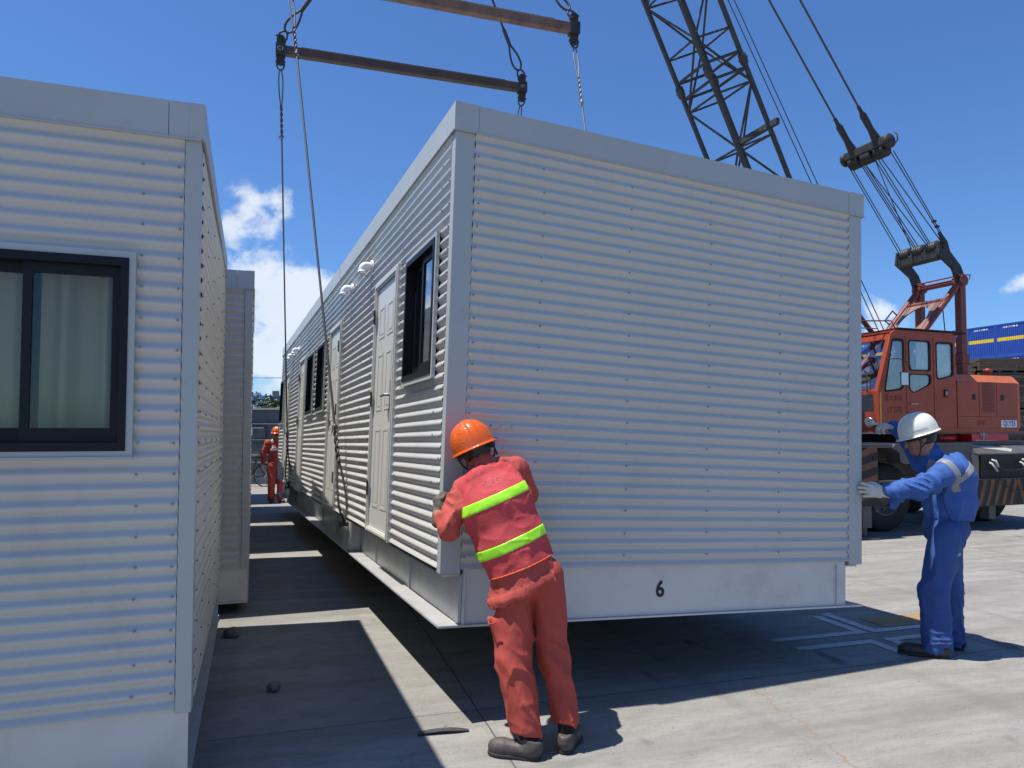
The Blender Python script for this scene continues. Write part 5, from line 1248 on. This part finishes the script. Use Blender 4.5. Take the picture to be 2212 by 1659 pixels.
# ---- worker in the coral vest, leaning into the cabin corner, seen from behind
def worker_vest():
    pel = (-.02, 3.90, .86); nk = (-.235, 4.00, 1.43); chest = (-.17, 3.97, 1.24); e = Vector((cos(radians(22)), .12, sin(radians(22)))).normalized(); sd = tuple(e)
    shL = (-.365, 4.00, 1.285); shR = (-.075, 4.05, 1.405); elL = (-.422, 3.885, 1.115); wrL = (-.502, 4.085, 1.165); elR = (-.02, 4.24, 1.26); wrR = (-.235, 4.165, 1.415)
    hipL = (-.085, 3.89, .83); hipR = (.075, 3.92, .86); knL = (-.075, 3.83, .45); knR = (.125, 3.90, .46); anL = (-.015, 3.765, .10); anR = (.185, 3.84, .10)
    hc = (-.298, 4.065, 1.505); HB = basis((-.28, .92, -.16), (-.40, .05, .92))
    def body(P):
        return U([cap(P, pel, (-.08, 3.93, 1.03), .105, .10, sd, 1.3), cap(P, (-.08, 3.93, 1.03), chest, .10, .115, sd, 1.35), cap(P, chest, nk, .10, .05, sd, 1.3), cap(P, nk, (-.28, 4.05, 1.47), .052, .055), head_sdf(P, hc, HB),
                  arm(P, shL, elL, wrL), arm(P, shR, elR, wrR), cap(P, shL, shR, .05, .05),
                  cap(P, hipL, knL, .080, .052), cap(P, knL, anL, .050, .034), cap(P, hipR, knR, .080, .052), cap(P, knR, anR, .050, .034), cap(P, anL, (-.07, 3.765, .04), .028, .02), cap(P, anR, (.21, 3.88, .04), .028, .02)], .03)
    root = sdf_obj('person', body, (-.62, 3.60, 0.005), (.36, 4.42, 1.75), .0085, 'skin')
    tag(root, 'person in orange helmet and coral vest with lime stripes, pushing the cabin corner', 'person')
    def torso(P, g=0.0):
        return U([cap(P, (-.03, 3.90, .88), (-.09, 3.92, 1.03), .122 + g, .118 + g, sd, 1.34), cap(P, (-.09, 3.92, 1.03), (-.165, 3.95, 1.23), .118 + g, .125 + g, sd, 1.42), cap(P, (-.165, 3.95, 1.23), (-.235, 3.985, 1.37), .122 + g, .075 + g, sd, 1.4), cap(P, tuple(Vector(shL) + Vector((.03, 0, .015))), tuple(Vector(shR) - e * .02), .062 + g, .062 + g)], .045)
    def jacket(P):
        d = torso(P); ua = .085
        al = U([cap(P, shL, elL, .062, .057), cap(P, elL, tuple(Vector(elL).lerp(Vector(wrL), .45)), .057, .047)], .02)
        ar = U([cap(P, shR, elR, .074, .065), cap(P, elR, wrR, .065, .050)], .02)
        d = U([d, al, ar], .03); col = cap(P, (-.215, 3.99, 1.395), (-.245, 4.01, 1.435), .070, .068); d = smin(d, col, .015)
        # hood folded behind the right shoulder, skirt flaring at the hem
        d = smin(d, cap(P, (-.16, 4.01, 1.45), (-.07, 4.04, 1.435), .030, .034), .02)
        d = smin(d, cap(P, (-.010, 3.89, .775), (-.03, 3.90, .875), .143, .120, sd, 1.40), .02)
        hem = plane(P, (-.03, 3.9, .785), (.41, 0, -.90)); d = np.maximum(d, hem)
        z = np.clip((P[..., 2] - .8) / .25, 0, 1)
        d = d - folds(P, 13, .0105, (1.5, 1, .35), .35) * (1 - .85 * z) - folds(P + 3, 24, .002, (1, 1, 1.3))
        d = np.minimum(d, np.maximum(d - .004, np.abs(plane(P, (-.03, 3.9, .800), (.41, 0, -.90)) + .016) - .016))
        far = np.clip((.30 + P[..., 0]) * 8, 0, 1)
        return d - folds(P + 9, 15, .010, (.7, 1, 1.6), -.6) * (1 - far)
    jk = sdf_obj('jacket', jacket, (-.62, 3.66, .70), (.30, 4.40, 1.60), .0075, 'jacket_red', root)
    # waist seam band
    def hemband(P): return np.maximum(np.maximum(jacket(P) - .003, plane(P, (-.03, 3.9, .798), (.41, 0, -.90))), -plane(P, (-.048, 3.9, .842), (.41, 0, -.90)))
    def vest0(P):
        d = torso(P, .012); d = d - folds(P + 5, 7, .006, (1.5, 1, .5), .4) - folds(P + 2, 16, .002)
        v = P - A3((-.17, 3.95, 1.2)); s = v @ A3(sd)
        lim = np.maximum(s - .185, -s - .205)
        d = np.maximum(d, lim); d = np.maximum(d, plane(P, (-.065, 3.9, .905), (.36, 0, -.93)))
        n = cap(P, (-.215, 3.99, 1.40), (-.27, 4.03, 1.52), .073, .073); return np.maximum(d, -n)
    vs = sdf_obj('vest', vest0, (-.50, 3.70, .80), (.20, 4.16, 1.50), .0065, 'vest', root)
    up = Vector((-.40, 0, .917)).normalized()
    for (cx_, cz_) in ((-.185, 1.262), (-.130, 1.022)):
        def band(P, cx_=cx_, cz_=cz_): return np.maximum(vest0(P) - .0035, np.abs(plane(P, (cx_, 3.9, cz_), tuple(up))) - .0265)
        sdf_obj('reflective_stripe', band, (-.50, 3.70, cz_ - .2), (.20, 4.16, cz_ + .2), .0055, 'lime', vs)
    def edge(P):
        return np.maximum(vest0(P) - .003, np.abs(plane(P, (-.065, 3.9, .905), (.36, 0, -.93)) + .004) - .005)
    sdf_obj('piping', edge, (-.45, 3.72, .78), (.20, 4.16, 1.05), .006, 'piping', vs)
    def sleeveedge(P):
        v = P - A3((-.17, 3.95, 1.2)); s = v @ A3(sd); return np.maximum(np.maximum(vest0(P) - .003, np.abs(s + .200) - .006), 1.12 - P[..., 2])
    sdf_obj('piping', sleeveedge, (-.50, 3.72, 1.05), (-.25, 4.16, 1.45), .006, 'piping', vs)
    try: project_text(vs, 'SIPG', .052, vest0, (-.195, 3.86, 1.352), (.92, 0, .30), (-.3, 0, .92), 'sipg')
    except Exception as ex: print('text', ex)
    def trousers(P):
        ll = U([cap(P, hipL, knL, .104, .084), cap(P, knL, tuple(A3(anL) + A3((.0, .01, .03))), .084, .078)], .03)
        lr = U([cap(P, hipR, knR, .104, .074), cap(P, knR, tuple(A3(anR) + A3((.0, .01, .03))), .072, .064)], .03)
        d = U([smin(ll, lr, .010), cap(P, (-.02, 3.9, .84), (-.03, 3.9, .94), .100, .095, sd, 1.22)], .03)
        d = smin(d, cap(P, (-.160, 3.85, .64), (-.135, 3.85, .50), .038, .026), .02); d = smin(d, cap(P, (-.205, 3.84, .655), (-.14, 3.85, .50), .010, .012), .018)     # sagging side pocket
        d = np.maximum(d, np.where(P[..., 0] < .075, .115 - P[..., 2] + (P[..., 0] + .05) * -.15, .135 - P[..., 2]))
        lw = np.clip((.75 - P[..., 2]) * 3, 0, 1)
        return d - folds(P + 1, 10, .010, (1.2, 1, .35), .45) * (.5 + .5 * lw) - folds(P + 4, 12, .008, (.6, 1, 1.5), -.6) * lw * np.clip((P[..., 2] - .2) * 5, 0.2, 1)
    tr = sdf_obj('trousers', trousers, (-.34, 3.60, .06), (.36, 4.16, .98), .0072, 'trouser_red', root)
    m = MB(); m.tube([(-.215, 3.84, .665), (-.205, 3.80, .64), (-.17, 3.765, .655)], .004, 5); m.build('pocket_edge', 'trouser_red', tr)
    for a, b in ((anL, (.0, 3.77, .045)), (anR, (.185, 3.85, .045))):
        m = MB(); m.tube([tuple(Vector(a) + Vector((0, 0, .055))), tuple(Vector(a) + Vector((0, 0, .05))), a, b], [.046, .044, .044, .040], 14); m.build('sock', 'sock', root)
    shoe(root, (.06, 3.725, 0), (-.20, 3.80, 0), 'shoe'); shoe(root, (.165, 3.775, 0), (.245, 4.01, 0), 'shoe')
    hm, T = helmet(root, tuple(Vector(hc) + Vector((-.005, .0, .018))), HB, 'helmet_orange')
    m = MB(); m.tube([tuple(T @ Vector(p)) for p in ((-.02, .112, -.01), (.0, .095, -.07), (.04, .03, -.135), (.04, -.03, -.135), (.0, -.095, -.07), (-.02, -.112, -.01))], .005, 6); m.tube([tuple(T @ Vector(p)) for p in ((-.11, .075, -.01), (-.06, .09, -.08))], .005, 6); m.tube([tuple(T @ Vector(p)) for p in ((-.11, -.075, -.01), (-.06, -.09, -.08))], .005, 6); m.build('chin_strap', 'strap', hm)
    def hr(P): v = (P - A3(hc)) @ HB; return np.maximum(np.maximum(ell(v, (-.016, 0, .020), (.100, .083, .100)), v[..., 0] - .03), -v[..., 2] - .055)
    sdf_obj('hair', hr, (-.46, 3.93, 1.42), (-.15, 4.25, 1.72), .007, 'hair', root)
    hand(root, 'glove', wrL, (.02, .16, .98), (-.75, -.62, .2), 'glove_grey', curl=(.75, .8, .8, .75), thumb=-1, cuff=.045)
    hand(root, 'glove', wrR, (-.55, -.02, .83), (-.10, -1, -.1), 'glove_grey', curl=(.15, .2, .2, .25), thumb=1, cuff=.05)
worker_vest()

# ---- worker in blue with white helmet at the right corner, profile to the left
def worker_blue():
    pel = (3.075, 5.53, .90); chest = (3.085, 5.52, 1.24); nk = (2.985, 5.53, 1.455); sd = (.55, -.83, 0.0)
    shN = (3.035, 5.385, 1.335); elN = (2.77, 5.29, 1.215); wrN = (2.525, 5.325, 1.185); shF = (2.99, 5.66, 1.40); elF = (2.955, 5.84, 1.565); wrF = (2.825, 5.77, 1.655)
    hipN = (3.05, 5.46, .87); hipF = (3.12, 5.60, .87); knN = (2.945, 5.46, .45); knF = (3.135, 5.62, .45); anN = (2.925, 5.42, .09); anF = (3.155, 5.60, .09)
    hc = (2.905, 5.535, 1.565); HB = basis((-.93, .22, -.30), (-.28, .05, .95))
    def body(P):
        return U([cap(P, pel, (3.09, 5.52, 1.05), .10, .105, sd, 1.25), cap(P, (3.09, 5.52, 1.05), chest, .105, .11, sd, 1.35), cap(P, chest, nk, .10, .055, sd, 1.3), cap(P, nk, (2.94, 5.535, 1.52), .054, .055), head_sdf(P, hc, HB),
                  arm(P, shN, elN, wrN), arm(P, shF, elF, wrF, (.055, .042, .030)), cap(P, shN, shF, .05, .05),
                  cap(P, hipN, knN, .08, .052), cap(P, knN, anN, .05, .034), cap(P, hipF, knF, .08, .052), cap(P, knF, anF, .05, .034), cap(P, anN, (2.85, 5.45, .045), .035, .03), cap(P, anF, (3.06, 5.64, .045), .035, .03)], .028)
    root = sdf_obj('person', body, (2.40, 5.15, .005), (3.40, 5.95, 1.74), .0085, 'skin')
    tag(root, 'person in blue overalls and white helmet steadying the right cabin corner', 'person')
    def torso(P):
        return U([cap(P, (3.085, 5.52, 1.015), (3.10, 5.52, 1.12), .135, .150, sd, 1.12), cap(P, (3.10, 5.52, 1.12), (3.09, 5.52, 1.27), .150, .135, sd, 1.22), cap(P, (3.09, 5.52, 1.27), (3.01, 5.53, 1.40), .135, .075, sd, 1.5), cap(P, shN, shF, .066, .066), ell(P, (3.135, 5.52, 1.31), (.10, .15, .15))], .05)
    def jacket0(P):
        d = torso(P)
        an = U([cap(P, shN, elN, .084, .070), cap(P, elN, tuple(A3(wrN) + .18 * (A3(elN) - A3(wrN))), .068, .050)], .02)
        af = U([cap(P, shF, elF, .080, .066), cap(P, elF, tuple(A3(wrF) + .12 * (A3(elF) - A3(wrF))), .066, .050)], .02)
        d = U([d, an, af], .035)
        d = smin(d, cap(P, (2.62, 5.32, 1.155), (2.60, 5.33, 1.095), .030, .022), .02)     # open cuff hanging
        d = smin(d, cap(P, (3.0, 5.53, 1.40), (2.99, 5.53, 1.45), .072, .070), .012)
        d = np.maximum(d, .985 - P[..., 2] + (P[..., 0] - 3.08) * .02)
        nx = np.clip((3.0 - P[..., 0]) * 6, 0, 1)
        w = np.clip((1.15 - P[..., 2]) * 7, 0, 1)
        return d - folds(P + 1, 8, .012, (1, 1, .5), .7) - folds(P + 6, 13, .015, (.6, 1, 1.5), -.7) * nx - folds(P + 2, 12, .012, (2.2, 2.2, .4)) * w
    jk = sdf_obj('jacket', jacket0, (2.44, 5.15, .95), (3.42, 5.95, 1.72), .0075, 'blue_cloth', root)
    a = A3(shN); dvec = A3(elN) - a; dvec = dvec / np.linalg.norm(dvec)
    def b1(P): return np.maximum(np.maximum(jacket0(P) - .003, np.abs((P - (a + dvec * .035)) @ dvec) - .024), np.linalg.norm(P - a, axis=-1) - .16)
    sdf_obj('reflective_tape', b1, (2.84, 5.20, 1.15), (3.2, 5.62, 1.52), .006, 'tape', jk)
    def b2(P): return np.maximum(np.maximum(jacket0(P) - .003, np.abs(plane(P, (3.12, 5.40, 1.30), (-.62, .0, .78))) - .024), 3.065 - P[..., 0])
    sdf_obj('reflective_tape', b2, (3.0, 5.20, 1.10), (3.42, 5.85, 1.6), .006, 'tape', jk)
    def trousers(P):
        ll = U([cap(P, hipN, knN, .118, .096), cap(P, knN, tuple(A3(anN) + A3((0.01, 0, -.03))), .095, .088)], .03)
        lr = U([cap(P, hipF, knF, .115, .088), cap(P, knF, tuple(A3(anF) + A3((0, 0, -.02))), .086, .078)], .03)
        d = U([smin(ll, lr, .014), cap(P, (3.075, 5.53, .90), (3.08, 5.53, 1.02), .135, .12, sd, 1.15)], .03)
        d = np.maximum(d, .035 - P[..., 2]); lw = np.clip((.7 - P[..., 2]) * 3, 0, 1); an_ = np.clip((.25 - P[..., 2]) * 6, 0, 1)
        return d - folds(P + 2, 9, .010, (1.3, 1, .3), .25) - folds(P + 8, 15, .010, (.5, .5, 1.8)) * an_ - folds(P + 4, 12, .005, (.7, 1, 1.5), -.4) * lw
    tr = sdf_obj('trousers', trousers, (2.78, 5.26, .02), (3.34, 5.82, 1.06), .0075, 'blue_cloth2', root)
    try:
        g = project_text(tr, 'SIPG', .030, trousers, (3.105, 5.30, .735), (.92, .38, -.05), (0, 0, 1), 'white', 'pocket_print', .003)
    except Exception as ex: print('text', ex)
    shoe(root, (3.0, 5.36, 0), (2.70, 5.50, 0), 'shoe_dark', w=1.1); shoe(root, (3.22, 5.56, 0), (2.97, 5.68, 0), 'shoe_dark', w=1.05)
    hm, T = helmet(root, tuple(Vector(hc) + Vector((-.004, -.0, .034))), HB, 'helmet_white')
    m = MB()
    vs, fs = text_geo('上海港集装箱码头', .0145)
    pts = []
    for v in vs:
        x, z = v.x - .012, v.y + .034; rx, ry, rz = .136, .120, .160
        w_ = (max(0, 1 - (z / rz) ** 2.35)) ** (1 / 2.35); q = w_ * w_ - (x / rx) ** 2; pts.append(tuple(T @ Vector((-x, ry * sqrt(max(q, 0)) + .0022, z))))
    m.add(pts, fs)
    m.build('helmet_print', 'bluetext', hm)
    m = MB()
    for s in (1, -1): m.tube([tuple(T @ Vector(p)) for p in ((.035, s * .112, -.01), (.035, s * .085, -.085), (.055, s * .02, -.150))], .0045, 6); m.tube([tuple(T @ Vector(p)) for p in ((-.075, s * .098, -.01), (-.01, s * .092, -.06), (.035, s * .084, -.09))], .0045, 6)
    m.build('chin_strap', 'strap', hm)
    def hr(P): v = (P - A3(hc)) @ HB; return np.maximum(np.maximum(ell(v, (-.018, 0, .016), (.100, .083, .098)), v[..., 0] - .015), -v[..., 2] - .05)
    sdf_obj('hair', hr, (2.76, 5.38, 1.44), (3.06, 5.69, 1.70), .007, 'hair', root)
    hand(root, 'glove', wrN, (-1, .05, .12), (.12, -1, .12), 'glove_white', curl=(.12, .14, .16, .2), thumb=-1, spread=.35, cuff=.035)
    g = hand(root, 'glove', wrF, (-1, -.03, .10), (.1, -.35, .93), 'glove_white', curl=(.1, .75, .8, .85), thumb=-1, index_straight=True, cuff=.045)
worker_blue()

# ---- far worker in orange-red beside the end of the lifted cabin
def worker_far():
    O = Vector((-5.98, 17.55, 0)); yaw = radians(-58)     # faces the camera, turned a little to the right
    T = Matrix.Translation(O) @ Rz(yaw)
    sd = (0, 1, 0); k = 1.0
    shR, elR, wrR = (0, -.19, 1.40), (-.05, -.27, 1.13), (.02, -.30, .89); shL, elL, wrL = (0, .19, 1.40), (.10, .36, 1.22), (.16, .58, 1.28)
    hipR, knR, anR = (0, -.09, .88), (.03, -.10, .47), (-.03, -.10, .09); hipL, knL, anL = (0, .09, .88), (.06, .10, .47), (.05, .10, .09); hc = (.03, 0, 1.60); HB = np.eye(3, dtype=np.float32)
    def body(P): return U([cap(P, (0, 0, .92), (0, 0, 1.28), .10, .11, sd, 1.4), cap(P, (0, 0, 1.28), (0, 0, 1.46), .10, .05, sd, 1.3), cap(P, (0, 0, 1.46), (.01, 0, 1.54), .053, .053), head_sdf(P, hc, HB), arm(P, shR, elR, wrR), arm(P, shL, elL, wrL), cap(P, shL, shR, .05, .05),
                           cap(P, hipR, knR, .08, .052), cap(P, knR, anR, .05, .034), cap(P, hipL, knL, .08, .052), cap(P, knL, anL, .05, .034), cap(P, anR, (.06, -.10, .04), .028, .02), cap(P, anL, (.14, .11, .04), .028, .02)], .03)
    root = sdf_obj('person', body, (-.3, -.5, .005), (.4, .7, 1.76), .014, 'skin'); root.matrix_world = T
    tag(root, 'person in orange-red overalls and helmet half hidden by the far end of the lifted cabin', 'person')
    def jk(P):
        d = U([cap(P, (0, 0, .94), (0, 0, 1.22), .125, .135, sd, 1.35), cap(P, (0, 0, 1.22), (0, 0, 1.40), .13, .08, sd, 1.4), cap(P, shL, shR, .068, .068), U([cap(P, shR, elR, .075, .065), cap(P, elR, (.01, -.30, .93), .063, .05)], .02), U([cap(P, shL, elL, .075, .065), cap(P, elL, (.15, .53, 1.27), .063, .05)], .02), cap(P, (0, 0, 1.44), (0, 0, 1.48), .07, .07)], .03)
        return np.maximum(d, .86 - P[..., 2]) - folds(P, 9, .010) - folds(P + 3, 18, .004)
    j = sdf_obj('jacket', jk, (-.3, -.5, .8), (.4, .66, 1.6), .013, 'trouser_red', root)
    def bd(P): return np.maximum(np.maximum(jk(P) - .006, np.minimum(np.minimum(np.abs(P[..., 2] - 1.24) - .028, np.abs(P[..., 1] + .10) - .026), np.abs(P[..., 1] - .10) - .026)), np.maximum(1.21 - P[..., 2], np.abs(P[..., 1]) - .17))
    sdf_obj('reflective_tape', bd, (-.25, -.25, 1.15), (.25, .25, 1.55), .011, 'tape', j)
    def tr(P):
        d = U([smin(U([cap(P, hipR, knR, .11, .09), cap(P, knR, (-.03, -.10, .07), .085, .078)], .03), U([cap(P, hipL, knL, .11, .09), cap(P, knL, (.05, .10, .07), .085, .078)], .03), .014), cap(P, (0, 0, .88), (0, 0, .96), .12, .12, sd, 1.25)], .03)
        return np.maximum(d, .05 - P[..., 2]) - folds(P, 9, .010, (1, 1, .6))
    sdf_obj('trousers', tr, (-.25, -.4, .02), (.3, .42, 1.0), .013, 'trouser_red', root)
    a_ = shoe(root, (-.10, -.095, 0), (.17, -.12, 0), 'shoe_dark', .011); b_ = shoe(root, (-.02, .10, 0), (.25, .13, 0), 'shoe_dark', .011)
    helmet(root, (hc[0] - .0, 0, hc[2] + .03), HB, 'helmet_orange', h=.008)
    hand(root, 'glove', wrR, (.15, -.12, -1), (-.5, -.85, 0), 'glove_white', h=.008, thumb=1); hand(root, 'glove', wrL, (.15, 1, .2), (.95, -.1, .2), 'glove_white', h=.008, thumb=-1)
worker_far()
